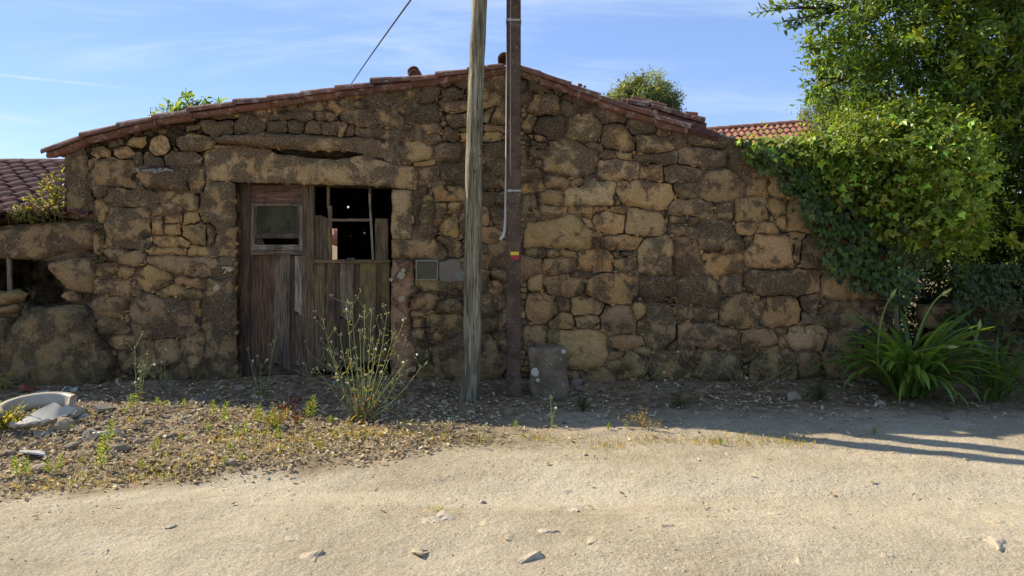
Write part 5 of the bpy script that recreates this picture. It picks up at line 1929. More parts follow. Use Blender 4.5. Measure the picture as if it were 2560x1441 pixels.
def strap_plant(name, label, base, nleaf, L, w, col, stalks, seed):
    rg = random.Random(seed)
    T = thing(name, label, 'plant', base, 'strap-leaved clumps at the foot of the wall')
    for k in range(nleaf):
        az = rg.uniform(0, 2 * math.pi)
        if rg.random() < 0.35: az = -math.pi / 2 + rg.uniform(-1.6, 1.6)
        r = rg.uniform(0, 0.16)
        b = Vector(base) + Vector((math.cos(az) * r + rg.uniform(-.06, .06), math.sin(az) * r * .6, 0.02 + rg.uniform(0, .10)))
        c = np.array(col) * rg.uniform(0.7, 1.3) * np.array([rg.uniform(.85, 1.2), 1, rg.uniform(.8, 1.2)])
        mb = MB()
        strap(b, az, L * rg.uniform(0.65, 1.12), rg.uniform(0.70, 1.5), w * rg.uniform(.75, 1.15), tuple(c), mb, rg)
        mb.build('leaf', M_LEAF, T, True)
    for pts in stalks:
        p3 = [W(x, y, Yy) for x, y, Yy in pts]
        V, F = tube(bez(*p3, 14), list(np.linspace(0.010, 0.0065, 14)), 8)
        s_ = MB().add(V, F, (0.20, 0.26, 0.06, 0)).build('flower_stalk', M_STEM, T, True)
        d = (p3[2] - p3[1]).normalized(); e = p3[2]
        V, F = tube([e, e + d * 0.02, e + d * 0.045, e + d * 0.075, e + d * 0.10], [0.006, 0.015, 0.016, 0.010, 0.001], 8)
        MB().add(V, F, (0.34, 0.38, 0.12, 0)).build('flower_bud', M_STEM, s_, True)
    return T


Y1 = G(2270, 1012).y
strap_plant('strap_leaved_plant', 'large clump of arching strap leaves with pale flower buds by the wall', G(2275, 1000), 175, 0.84, 0.0190, (0.145, 0.228, 0.042),
            [((2195, 920, Y1), (2190, 800, Y1), (2226, 745, Y1 - .05)), ((2288, 860, Y1), (2318, 760, Y1 - .05), (2354, 738, Y1 - .1)), ((2395, 900, Y1), (2440, 860, Y1 - .1), (2446, 826, Y1 - .1)), ((2290, 880, Y1 - .1), (2330, 868, Y1 - .2), (2366, 868, Y1 - .3))], 4)
strap_plant('strap_leaved_plant', 'smaller dark strap-leaved clump at the right edge of the picture', G(2490, 1010), 56, 0.72, 0.013, (0.085, 0.135, 0.03), [], 9)

# ---- far trees
def far_tree(name, label, blobs, n, leaf, trunk_base, col, seed):
    T = thing(name, label, 'tree', trunk_base, 'trees beyond the houses')
    mb = MB()
    limb_tree(mb, Vector(trunk_base), blobs[0][0] - Vector((0, 0, blobs[0][1][2] * .5)), [b[0] for b in blobs], 0.35, (0.10, 0.09, 0.07), random.Random(seed))
    mb.build('trunk', M_BARK, T, True)
    crown(blobs, n, leaf, OVAL, 8, leaf * 3, col, (0.12, 0.14, 0.04), 0.05, np.random.default_rng(seed), 0.75).build('crown', M_LEAF, T, False, kind='stuff')
Yt = 45.0
far_tree('round_tree', 'rounded grey-green tree showing above the right roof slope', [B(1600, 270, Yt, 62, 40, 2.0), B(1552, 262, Yt, 34, 24, 1.4), B(1530, 285, Yt, 26, 24, 1.2), B(1655, 262, Yt, 32, 34, 1.5), B(1580, 225, Yt, 26, 16, 1.0), B(1625, 215, Yt, 34, 18, 1.1), B(1672, 290, Yt, 22, 26, 1.0), B(1600, 330, Yt, 66, 50, 2)], 3400, 0.28, (W(1605, 300, Yt).x, Yt, 0), (0.19, 0.22, 0.10), 3)
Yt = 32.0
far_tree('dark_tree', 'greyish tree half hidden behind the overhanging foliage at right', [B(2120, 240, Yt, 70, 90, 1.6), B(2070, 300, Yt, 55, 60, 1.3), B(2170, 330, Yt, 90, 90, 1.6), B(2045, 340, Yt, 28, 40, 1.0)], 3600, 0.18, (W(2120, 300, Yt).x, Yt, 0), (0.12, 0.135, 0.06), 4)


# ---- leafy plants on the roofs
def leafy_bush(name, label, stems, Y, leaf, col, col2, seed, frac2=0.2, cat='plant', tm=OVAL, dense=26):
    rg = np.random.default_rng(seed)
    b0 = W(*stems[0][0], Y)
    T = thing(name, label, cat, b0)
    sm = MB(); lm = MB()
    for (a, e) in stems:
        A = W(*a, Y + rg.uniform(-.05, .05)); E = W(*e, Y + rg.uniform(-.08, .08))
        mid = (A + E) / 2 + Vector((rg.uniform(-.03, .03), 0, 0))
        pts = bez(A, mid, E, 8)
        V, F = tube(pts, list(np.linspace(0.006, 0.002, 8)), 5)
        sm.add(V, F, (0.14, 0.12, 0.05, 0))
        n = max(6, int((E - A).length * dense * 2.2))
        f = rg.random(n)
        P = np.array([A.lerp(E, float(q))[:] for q in f]) + rand_dirs(n, rg) * 0.02
        D = rand_dirs(n, rg) * np.array([1, 1, 0.4]) + np.array([0, 0, 0.5])
        c = jitter_col(col, n, 0.25, 0.08, rg)
        c = np.where(rg.random((n, 1)) < frac2, jitter_col(col2, n, 0.2, 0.1, rg), c)
        place_leaves(lm, tm, P, D, np.array([0, 0, 1.0]) + rand_dirs(n, rg) * 0.6, leaf * (0.6 + 0.7 * rg.random(n)), c)
    sm.build('stem', M_STEM, T, True); lm.build('leaves', M_LEAF, T, False, kind='stuff')
    return T
st = []
for x, y in ((392, 268), (420, 250), (428, 262), (440, 255), (452, 240), (466, 229), (470, 240), (480, 245), (490, 252), (500, 262), (515, 242), (520, 255), (530, 262), (548, 250), (410, 270), (460, 262), (545, 268), (505, 270), (436, 275), (475, 262), (487, 275), (513, 268)):
    st.append(((x + random.uniform(-6, 6), 291 - (x - 400) * 0.16), (x, y)))
leafy_bush('roof_bush', 'green leafy bush growing out of the left roof slope', st, 0.25, 0.078, (0.17, 0.26, 0.08), (0.28, 0.34, 0.12), 5, dense=34)
leafy_bush('roof_sprig', 'single green sprig on the roof left of the bush', [((380, 296), (375, 268)), ((381, 296), (384, 280))], 0.15, 0.035, (0.17, 0.26, 0.08), (0.28, 0.34, 0.12), 6)
st = [((x0, y0), (x1, y1)) for (x0, y0, x1, y1) in ((150, 500, 153, 418), (148, 500, 130, 430), (140, 510, 118, 440), (145, 505, 110, 455), (130, 520, 95, 470), (120, 530, 75, 485), (110, 535, 60, 498), (100, 540, 45, 515), (90, 545, 25, 525), (130, 530, 100, 500), (150, 520, 140, 470), (120, 545, 90, 505), (100, 550, 40, 530), (140, 540, 120, 490), (90, 550, 60, 520), (70, 552, 20, 540), (155, 520, 150, 445), (128, 500, 105, 445))]
leafy_bush('wall_bush', 'yellow-green and reddish bush growing on the shed roof beside the corner stone', st, -0.06, 0.060, (0.20, 0.215, 0.04), (0.26, 0.13, 0.05), 7, 0.25)
leafy_bush('hanging_weeds', 'dark shaded weeds hanging below the bush on the shed beam', [((x, 520 + random.uniform(-10, 10)), (x + random.uniform(-10, 10), 545 + random.uniform(0, 25))) for x in range(20, 165, 9)], -0.12, 0.045, (0.055, 0.070, 0.025), (0.10, 0.10, 0.04), 8, 0.2)
leafy_bush('pennywort', 'tiny round-leaved plant in the joint beside the shed beam', [((248, 575), (250, 560)), ((250, 580), (243, 590)), ((250, 590), (252, 655))], -0.07, 0.035, (0.08, 0.12, 0.04), (0.15, 0.13, 0.06), 9, 0.2, tm=IVY)


# ---- tall weeds
def weed(name, label, base, tips, seed, leafcol=(0.20, 0.25, 0.05), deadfrac=0.35, puff=0.0085, group=None, stem_r=0.0042, leafL=0.075, branch=True, nleaf=7):
    """spindly flowering weed: base and tips are points in space"""
    rg = random.Random(seed); ng = np.random.default_rng(seed)
    T = thing(name, label, 'weed', base, group)
    lm = MB(); fm = MB(); sm_list = []
    for tip in tips:
        A = Vector(base) + Vector((rg.uniform(-.03, .03), rg.uniform(-.03, .03), 0)); E = Vector(tip)
        out = Vector((E.x - A.x, E.y - A.y, 0))
        mid = A.lerp(E, 0.5) + out * rg.uniform(-0.05, 0.22) + Vector((0, 0, rg.uniform(-.06, .03)))
        pts = bez(A, mid, E, 12)
        for i in range(1, 11): pts[i] += Vector((rg.uniform(-.004, .004), rg.uniform(-.004, .004), 0))
        sm = MB()
        V, F = tube(pts, list(np.linspace(stem_r, stem_r * 0.42, 12)), 5)
        sm.add(V, F, (0.30, 0.33, 0.13, 0))
        L = (E - A).length
        subs = []
        if branch:
            for k in range(max(2, int(L * 6))):
                i = rg.randint(5, 11)
                s = pts[i]; d = Vector((rg.uniform(-1, 1), rg.uniform(-1, 1), rg.uniform(.3, 1.4))).normalized()
                e = s + d * rg.uniform(0.05, 0.16)
                V, F = tube(bez(s, s.lerp(e, .5) + Vector((0, 0, -.012)), e, 5), list(np.linspace(stem_r * .5, stem_r * .3, 5)), 4)
                sm.add(V, F, (0.30, 0.33, 0.13, 0)); subs.append(e)
        sm.build('stem', M_STEM, T, True)
        # flower heads: buds and white puffs
        for e in subs + [E]:
            for j in range(rg.randint(2, 4)):
                q = e + Vector((rg.uniform(-.016, .016), rg.uniform(-.016, .016), rg.uniform(-.006, .022)))
                white = rg.random() < 0.06
                s_ = puff * (1.25 if white else rg.uniform(.45, .75))
                V, F = ICO1
                fm.add(V * np.array([s_, s_, s_ * (1 if white else 1.5)]) + np.array(q), F, (0.72, 0.70, 0.62, 0) if white else (0.36, 0.36, 0.16, 0))
        n = nleaf + int(L * 8)
        f = ng.random(n) ** 1.4
        P = np.array([pts[min(11, int(q * 11))][:] for q in f])
        D = rand_dirs(n, ng) * np.array([1, 1, .45]) + np.array([0, 0, 0.15])
        low = f < 0.5
        c = jitter_col(leafcol, n, 0.25, 0.1, ng)
        dead = (ng.random(n) < deadfrac * (1.3 - f))[:, None]
        c = np.where(dead, jitter_col((0.26, 0.17, 0.07), n, 0.25, 0.1, ng), c)
        D[:, 2] -= dead[:, 0] * 0.9
        place_leaves(lm, NARROW, P, D, np.array([0, 0, 1.0]) + rand_dirs(n, ng) * 0.5, leafL * (0.5 + 0.8 * ng.random(n)) * (1.25 - 0.9 * f), c)
    lm.build('leaves', M_LEAF, T, False, kind='stuff'); fm.build('flower_heads', M_STEM, T, True, kind='stuff')
    return T


def tips_at(lst, Y, sp=0.22, rg=random):
    return [W(x, y, Y + rg.uniform(-sp, sp)) for x, y in lst]


bw_ = G(905, 1062); Yw = bw_.y
weed('tall_weed', 'tall spindly sunlit weed with white seed heads before the door', bw_, tips_at([(808, 800), (865, 755), (880, 765), (912, 770), (930, 775), (968, 785), (1010, 800), (1015, 850), (1020, 900), (1050, 920), (850, 840), (825, 880), (790, 920), (900, 830), (950, 830), (985, 830), (870, 880), (935, 880), (840, 950), (1000, 940), (960, 950), (890, 930)], Yw), 11, (0.24, 0.24, 0.07), deadfrac=0.75, leafL=0.085, nleaf=8)
b2 = G(655, 1000)
weed('forked_weed', 'thin forked weed in front of the reddish door boards', b2, tips_at([(620, 875), (685, 855), (652, 915)], b2.y, 0.05), 12, nleaf=4)
b3 = G(345, 1030)
weed('upright_weed', 'upright weed with reddish base beside the rubble heap', b3, tips_at([(337, 870), (370, 885), (350, 930), (358, 905)], b3.y, 0.04), 13, (0.24, 0.28, 0.05), 0.15, nleaf=9, leafL=0.055)
b4 = G(1590, 965)
weed('sprawling_weed', 'sprawling dry weed drooping from the foot of the wall right of the block', b4, [W(1690, 1020, b4.y - .6), W(1612, 990, b4.y - .45), W(1695, 880, b4.y - .25), W(1655, 1040, b4.y - .6), W(1700, 970, b4.y - .4), W(1640, 870, b4.y - .2), W(1560, 945, b4.y - .3), W(1620, 860, b4.y - .05), W(1680, 1000, b4.y - .5)], 14, (0.20, 0.18, 0.06), 0.7)
b5 = G(1372, 1075)
weed('lone_weed', 'short single-stemmed weed in front of the granite block', b5, [W(1376, 995, b5.y), W(1386, 1022, b5.y)], 15, (0.26, 0.30, 0.06), 0.1, branch=False, nleaf=4, leafL=0.05)
b6 = G(1860, 975)
weed('wall_foot_weed', 'faint dry weeds along the wall foot left of the strap leaves', b6, [W(1855, 945, b6.y - .15), W(1990, 905, b6.y - .1), W(1900, 930, b6.y - .15), W(1800, 900, b6.y - .05), W(1830, 920, b6.y - .2), W(1960, 950, b6.y - .2)], 16, (0.12, 0.12, 0.05), 0.5)
b7 = G(1000, 1000)
weed('shaded_weed', 'shaded wispy weed against the right door boards', b7, [W(745, 930, b7.y), W(770, 880, b7.y), W(800, 850, b7.y), W(1020, 900, b7.y), W(870, 900, b7.y), W(820, 920, b7.y)], 17, (0.14, 0.13, 0.05), 0.6)
b8 = G(225, 975)
weed('shaded_grass_weed', 'dark grassy weed at the foot of the big boulder', b8, [W(170, 905, b8.y), W(200, 880, b8.y), (W(230, 890, b8.y)), W(255, 900, b8.y), W(190, 930, b8.y)], 18, (0.07, 0.10, 0.03), 0.2, branch=False, nleaf=12, leafL=0.11)
b9 = G(418, 985)
weed('curling_weed', 'thin curling shaded weed between the upright weed and the door jamb', b9, [W(385, 905, b9.y), W(410, 895, b9.y), W(400, 930, b9.y), W(380, 940, b9.y)], 19, (0.12, 0.13, 0.05), 0.3, nleaf=4)


# ---- small sprouts standing in the litter
def sprout_mesh(seed, h, col):
    rg = np.random.default_rng(seed)
    mb = MB()
    V, F = tube([(0, 0, -0.02), (rg.normal() * .004, 0, h * .5), (rg.normal() * .008, 0, h)], [0.0035, 0.003, 0.0015], 5)
    mb.add(V, F, (*np.array(col) * 0.9, 0))
    n = 26
    f = np.linspace(0.12, 1, n)
    ang = np.arange(n) * 2.4
    D = np.stack([np.cos(ang), np.sin(ang), 0.6 + 0.7 * f], 1)
    P = np.stack([np.zeros(n), np.zeros(n), f * h], 1)
    place_leaves(mb, NARROW, P, D, np.tile([0, 0, 1.0], (n, 1)), 0.045 * (1.1 - 0.55 * f) * (h / 0.10) ** .5, jitter_col(col, n, 0.2, 0.08, rg))
    return mb
SPR = []
for k, (h, col) in enumerate(((0.10, (0.26, 0.34, 0.05)), (0.06, (0.24, 0.32, 0.05)), (0.15, (0.27, 0.34, 0.05)), (0.045, (0.22, 0.28, 0.05)))):
    me = sprout_mesh(k + 50, h, col).mesh('sprout'); me.materials.append(M_LEAF); SPR.append(me)
spots = [(45, 1190, 2), (65, 1190, 0), (120, 1185, 0), (147, 1180, 0), (255, 1175, 2), (265, 1150, 2), (273, 1125, 2), (330, 1065, 0), (395, 1050, 1), (410, 1050, 3), (460, 1048, 1), (395, 1130, 1), (535, 1065, 0), (560, 1085, 2), (640, 1075, 0), (655, 1080, 2), (672, 1085, 0), (520, 1100, 1), (765, 1060, 2), (780, 1060, 2), (690, 1090, 0), (700, 1110, 0), (740, 1075, 1), (755, 1075, 1), (825, 1072, 1), (595, 1110, 0), (610, 1105, 0), (575, 1140, 1), (385, 1145, 1), (305, 1140, 3), (355, 1175, 3), (605, 1160, 1), (870, 1080, 3), (1012, 1075, 1), (1110, 1085, 1), (1290, 1080, 1), (1520, 1083, 3), (1565, 1082, 3), (1080, 1082, 3), (800, 1130, 3), (180, 1105, 3), (310, 1075, 1), (560, 1165, 3), (450, 1120, 3), (2010, 1100, 3), (2185, 1090, 3), (1800, 1115, 3), (700, 1140, 3), (640, 1125, 3), (210, 1165, 3)]
for (x, y, k) in spots:
    p_ = G(x, y); p_.z = float(gh(p_.x, p_.y))
    o = obj('sprout', SPR[k], None, None, p_)
    s_ = random.uniform(.8, 1.2)
    o.scale = (s_, s_, s_); o.rotation_euler = (random.uniform(-.15, .15), random.uniform(-.15, .15), random.uniform(0, 6))
    where = 'by the drain pipe and broken bowl' if x < 300 else 'on the leaf heap left of the door' if x < 600 else 'in front of the door' if x < 1000 else 'along the shadow edge right of the poles' if x > 1250 else 'at the foot of the poles'
    size = ('short', 'tiny', 'tall', 'very low')[k]
    tag(o, size + ' bright green sprout among dead leaves ' + where, 'sprout', 'sprouts in the leaf litter')
for (x, y, name, label, col, n, lf) in ((690, 1085, 'dry_tuft', 'straw-coloured bushy tuft at the edge of the shade', (0.36, 0.27, 0.11), 34, NARROW), (725, 1045, 'red_sprig', 'small red-leaved sprig left of the tall weed', (0.24, 0.055, 0.045), 6, OVAL),
                                     (1470 / 1 + 140, 1082, 'straw_tuft', 'small straw tuft at the shadow edge right of the granite block', (0.40, 0.30, 0.12), 16, NARROW), (10, 1105, 'yellow_weed', 'yellowing weed at the left edge of the picture', (0.33, 0.30, 0.05), 60, OVAL), (8, 985, 'edge_weed', 'pale weed tips at the left edge above the bowl', (0.30, 0.30, 0.10), 30, NARROW),
                                     (745, 1075, 'red_stem_sprig', 'reddish sprig beside the paired green sprouts', (0.22, 0.085, 0.055), 7, OVAL), (1700, 1030, 'grass_tuft', 'thin shaded grass tuft on the verge near the drooping weed', (0.12, 0.13, 0.04), 30, NARROW), (2050, 1010, 'grass_tuft', 'shaded grass tuft left of the strap-leaved clump', (0.08, 0.11, 0.03), 40, NARROW), (1460, 1035, 'grass_tuft', 'faint shaded grass tuft below the granite block', (0.10, 0.11, 0.04), 24, NARROW)):
    b = G(x, y); b.z = float(gh(b.x, b.y))
    T = thing(name, label, 'plant', b)
    rg = np.random.default_rng(int(x))
    lm = MB(); sm = MB()
    for k in range(n):
        r_ = 0.10 if n < 50 else 0.16
        e = b + Vector((rg.normal() * r_ * .7, rg.normal() * r_ * .7, rg.uniform(.04, .17)))
        V, F = tube(bez(b, b.lerp(e, .5) + Vector((0, 0, .03)), e, 5), 0.0016, 4)
        sm.add(V, F, (*np.array(col) * .8, 0))
        m = 7
        P = np.array([b.lerp(e, float(q))[:] for q in rg.uniform(.3, 1, m)])
        place_leaves(lm, lf, P, rand_dirs(m, rg) + np.array([0, 0, .5]), rand_dirs(m, rg) + np.array([0, 0, 1]), 0.032, jitter_col(col, m, .25, .1, rg))
    sm.build('stem', M_STEM, T); lm.build('leaves', M_LEAF, T, False, kind='stuff')

# ================================================================== RUBBLE AND LITTER
def gpt(px, py, dz=0.0):
    p = G(px, py)
    for _ in range(4):
        p = G(px, py, float(gh(p.x, p.y)))
    p.z += dz
    return p


# ---- broken ceramic bowl: oval rim and wall with pieces missing
bowl = thing('broken_toilet_bowl', 'broken cream ceramic toilet bowl lying in the rubble at left', 'toilet bowl', gpt(105, 1050))
bc = gpt(110, 1052, 0.0)
CER = (0.46, 0.41, 0.31)


def bowl_part(a0, a1, prof, cx, cy, rx, ry, tilt, name, jag=0.03, seed=1, col=CER):
    """sector of a lathed oval shell; prof = list of (radius factor, height) outer then inner"""
    n = max(8, int((a1 - a0) / 0.13))
    rg = np.random.default_rng(seed)
    V = []
    k = len(prof)
    for i in range(n + 1):
        a = a0 + (a1 - a0) * i / n
        for j, (r, z) in enumerate(prof):
            aa = a
            if i in (0, n): aa = a + (rg.random() - .5) * jag * 6
            zz = z + (rg.normal() * jag * .25 if z < 0.05 else 0)
            V.append((math.cos(aa) * r * rx, math.sin(aa) * r * ry, zz))
    F = []
    for i in range(n):
        for j in range(k):
            j2 = (j + 1) % k
            F.append((i * k + j, i * k + j2, (i + 1) * k + j2, (i + 1) * k + j))
    F = [(f[0], f[1], f[2]) for f in F] + [(f[0], f[2], f[3]) for f in F]
    for base in (0, n * k):
        for j in range(1, k - 1): F.append((base, base + j, base + j + 1))
    R_ = np.array(Matrix.Rotation(tilt[0], 3, 'X') @ Matrix.Rotation(tilt[1], 3, 'Y') @ Matrix.Rotation(tilt[2], 3, 'Z'))
    V = np.array(V) @ R_.T + np.array([cx, cy, 0])
    return MB().add(V, F, (*col, 0))


PROF = [(0.80, 0.0), (0.94, 0.03), (1.0, 0.065), (1.02, 0.082), (0.99, 0.092), (0.84, 0.090), (0.82, 0.075), (0.78, 0.045), (0.70, 0.01)]
bc = gpt(100, 1048, 0.0)
LOW = [(f, z * 0.5) for f, z in PROF]
TALL = [(f, z * 1.25) for f, z in PROF]
for (a0, a1, cx, cy, rx, ry, tl, sd, zz, pr) in ((0.95, 4.25, bc.x - 0.03, bc.y + 0.02, 0.255, 0.30, (0.05, 0.06, 0.0), 1, 0.01, TALL), (1.7, 4.35, bc.x - 0.085, bc.y - 0.01, 0.265, 0.31, (0.08, 0.02, 0.15), 2, -0.03, PROF), (-1.75, 0.55, bc.x + 0.03, bc.y - 0.02, 0.27, 0.29, (0.0, -0.06, 0.0), 3, 0.0, LOW)):
    m = bowl_part(a0, a1, pr, cx, cy, rx, ry, tl, 'bowl', 0.03, sd)
    m.V[0][:, 2] += bc.z + zz
    m.build('bowl_wall', M_CERAMIC, bowl, True)
# the tall jagged piece of the basin rises from the front rim on the right
n, mm = 18, 8
V = []
for i in range(n + 1):
    u = i / n
    ang = -1.75 + 2.35 * u
    peak = (0.30 + 2.3 * u if u < 0.22 else max(0.15, 0.80 - 0.85 * (u - 0.22))) + 0.10 * ((i * 7) % 4) / 3 - 0.05
    for j in range(mm):
        v = j / (mm - 1)
        r_ = 0.255 - 0.12 * v * peak
        V.append((bc.x + 0.04 + math.cos(ang) * r_ + 0.03 * v, bc.y - 0.02 + math.sin(ang) * r_ * 1.1 + 0.16 * v * peak, bc.z + 0.035 + 0.135 * peak * v ** 1.3))
V = np.array(V)
F = [(i * mm + j, (i + 1) * mm + j, (i + 1) * mm + j + 1, i * mm + j + 1) for i in range(n) for j in range(mm - 1)]
MB().add(V, F, (0.47, 0.43, 0.34, 0)).add(V + np.array([0.004, 0.014, -0.006]), F, (0.40, 0.36, 0.28, 0)).build('basin_piece', M_CERAMIC, bowl, True)


def shard(px, py, size, name, label, col, seed, tilt=0.35, thick=0.012, curve=0.25, dz=0.02, group='ceramic shards in the rubble', cat='shard', mat=None, elong=1.0):
    rg = np.random.default_rng(seed)
    n = rg.integers(5, 8)
    ang = np.sort(rg.uniform(0, 6.283, n)); ang = np.linspace(0, 6.283, n, endpoint=False) + rg.normal(size=n) * .2
    R_ = size * (0.65 + 0.5 * rg.random(n))
    ring = np.stack([np.cos(ang) * R_ * elong, np.sin(ang) * R_], 1)
    V = []; F = []
    fr = (0.0, 0.5, 1.0)
    pts = [np.zeros((1, 2))] + [ring * f for f in fr[1:]]
    flat = np.concatenate(pts)
    zt = -curve * (flat[:, 0] ** 2) / size
    top = np.stack([flat[:, 0], flat[:, 1], zt], 1); bot = top - np.array([0, 0, thick])
    V = np.concatenate([top, bot]); N0 = len(top)
    for i in range(n):
        j = (i + 1) % n
        F += [(0, 1 + i, 1 + j), (1 + i, 1 + n + i, 1 + n + j), (1 + i, 1 + n + j, 1 + j)]
        F += [(N0, N0 + 1 + j, N0 + 1 + i), (N0 + 1 + i, N0 + 1 + n + j, N0 + 1 + n + i), (N0 + 1 + i, N0 + 1 + j, N0 + 1 + n + j)]
        F += [(1 + n + i, N0 + 1 + n + i, N0 + 1 + n + j), (1 + n + i, N0 + 1 + n + j, 1 + n + j)]
    p = gpt(px, py, dz)
    o = MB().add(V, F, (*col, 0)).build(name, mat or M_CERAMIC, None, False)
    o.location = p
    o.rotation_euler = (rg.normal() * tilt + 0.25, rg.normal() * tilt, rg.uniform(0, 6.28))
    tag(o, label, cat, group)
    return o


WHT = (0.52, 0.49, 0.42); CRM = (0.45, 0.39, 0.29)
SH = [(25, 1005, .07, 'curved cream ceramic shard above the bowl at left', CRM), (60, 1000, .06, 'cream ceramic shard directly behind the bowl', CRM), (100, 985, .09, 'white flat shard lying behind the bowl', WHT), (160, 982, .06, 'small white cup-like shard in the shade behind the bowl', WHT), (135, 993, .10, 'long white shard in the shade behind the bowl', WHT), (185, 978, .04, 'small white tile chip at the right of the shaded shards', WHT),
      (180, 1022, .065, 'box-like cream shard at the right rim of the bowl', CRM), (195, 1030, .05, 'pale shard leaning outside the bowl', WHT), (205, 1047, .06, 'pale shard lying right of the bowl', CRM), (65, 1042, .06, 'white shard lying inside the bowl', WHT), (85, 1045, .06, 'cream plate shard inside the bowl', CRM), (72, 1064, .055, 'pale shard in front of the bowl', WHT),
      (15, 1060, .05, 'pale shard at the left edge by the bowl', WHT), (75, 1078, .075, 'curved cream shard below the bowl', CRM), (40, 1072, .05, 'flat cream shard below the bowl at left', CRM), (102, 1093, .065, 'square beige tile shard below the bowl', CRM), (38, 1090, .04, 'narrow upright shard at the lower left', WHT), (120, 1088, .04, 'small pale shard beside the beige tile', WHT), (8, 1040, .05, 'broken shard cut by the left picture edge', WHT)]
for k, (x, y, s, lab_, c_) in enumerate(SH):
    shard(x, y, s, 'ceramic_shard', lab_, tuple(np.array(c_) * random.uniform(.85, 1.05)), 200 + k)
shard(82, 1137, .10, 'white_plate', 'oval white plate fragment lying on the leaves at left', (0.58, 0.56, 0.52), 231, 0.08, 0.010, 0.10, 0.03, 'ceramic shards in the rubble', 'plate', None, 1.3)
shard(73, 978, .085, 'terracotta_shard', 'red-brown terracotta piece behind the bowl', (0.26, 0.085, 0.055), 232, 0.3, 0.04, 0.1, 0.05, None, 'shard', M_ROCK)
shard(300, 1020, .07, 'glass_shard', 'clear glass fragment leaning right of the rubble', (0.3, 0.32, 0.3), 233, 0.4, 0.006, 0.4, 0.05, None, 'glass', M_CLEAR)
shard(262, 1030, .075, 'slate_piece', 'flat grey slab propped right of the rubble', (0.17, 0.155, 0.125), 234, 0.25, 0.025, 0.0, 0.04, None, 'stone slab', M_ROCK, 1.3)
shard(508, 1010, .07, 'slate_piece', 'flat shaded slab on the verge before the left door jamb', (0.14, 0.13, 0.105), 235, 0.35, 0.03, 0.0, 0.03, None, 'stone slab', M_ROCK, 1.3)
# plastic drain cap and its pipe
p = gpt(232, 1100, 0.03)
dp = thing('drain_pipe_end', 'short cream plastic pipe with a slotted round cap in the leaves', 'pipe', p)
V, F = tube([p, p + Vector((0.05, 0.02, 0.005)), p + Vector((0.17, 0.05, 0.02))], [0.024, 0.022, 0.020], 12)
MB().add(V, F, (0.46, 0.40, 0.30, 0)).build('pipe', M_PLASTIC, dp, True)
cp = MB()
for k in range(20):
    a0 = k / 20 * 6.283; a1 = (k + 1) / 20 * 6.283
    q = [p + Vector((-0.012, -0.02 + 0, 0)) + Vector((math.cos(a) * r * 1.15, math.sin(a) * r * .5, math.sin(a) * r * .75 + .01)) for a, r in ((a0, .036), (a1, .036), (a1, .050), (a0, .050))]
    cp.add([v[:] for v in q], [(0, 1, 2, 3)], (0.42, 0.37, 0.26, 0))
for a in (0.4, 1.97):
    d = Vector((math.cos(a) * .04 * 1.15, math.sin(a) * .04 * .5, math.sin(a) * .04 * .75)); o_ = p + Vector((-0.012, -0.021, 0.01))
    V, F = tube([o_ - d, o_ + d], 0.006, 5); cp.add(V, F, (0.42, 0.37, 0.26, 0))
cp.build('cap', M_PLASTIC, dp)

# ---- loose stones: rubble on the verge, then stones bedded in the track
ROCKS = []
for k in range(8):
    V, F = rock_np(300 + k, ICO2, 0.42, (1, 0.75, 0.55))
    me = MB().add(V, F, ((0.26, 0.21, 0.145), (0.30, 0.24, 0.16), (0.22, 0.18, 0.13), (0.33, 0.27, 0.19))[k % 4] + (0,)).mesh('rock', False)
    me.materials.append(M_ROCK); ROCKS.append(me)
LIGHTR = []
for k in range(4):
    V, F = rock_np(330 + k, ICO3, 0.55, (1.25, 0.95, 0.32))
    me = MB().add(V, F, (0.44, 0.355, 0.240, 0)).mesh('rock', False); me.materials.append(M_ROCK); LIGHTR.append(me)


TRACKR = []
for k in range(4):
    V, F = rock_np(350 + k, ICO3, 0.70, (1.2, 0.8, 0.48))
    me = MB().add(V, F, (0.44, 0.37, 0.27, 0)).mesh('rock', False); me.materials.append(M_ROCK); TRACKR.append(me)


def rock(px, py, s, me, label, group, sink=0.15, rot=None):
    p = gpt(px, py)
    p.z += s * (0.35 - sink)
    o = obj('rock', me, None, None, p)
    o.scale = (s, s * random.uniform(.8, 1.1), s * random.uniform(.7, 1.0))
    o.rotation_euler = (random.uniform(-.3, .3), random.uniform(-.3, .3), random.uniform(0, 6.28))
    return tag(o, label, 'rock', group)


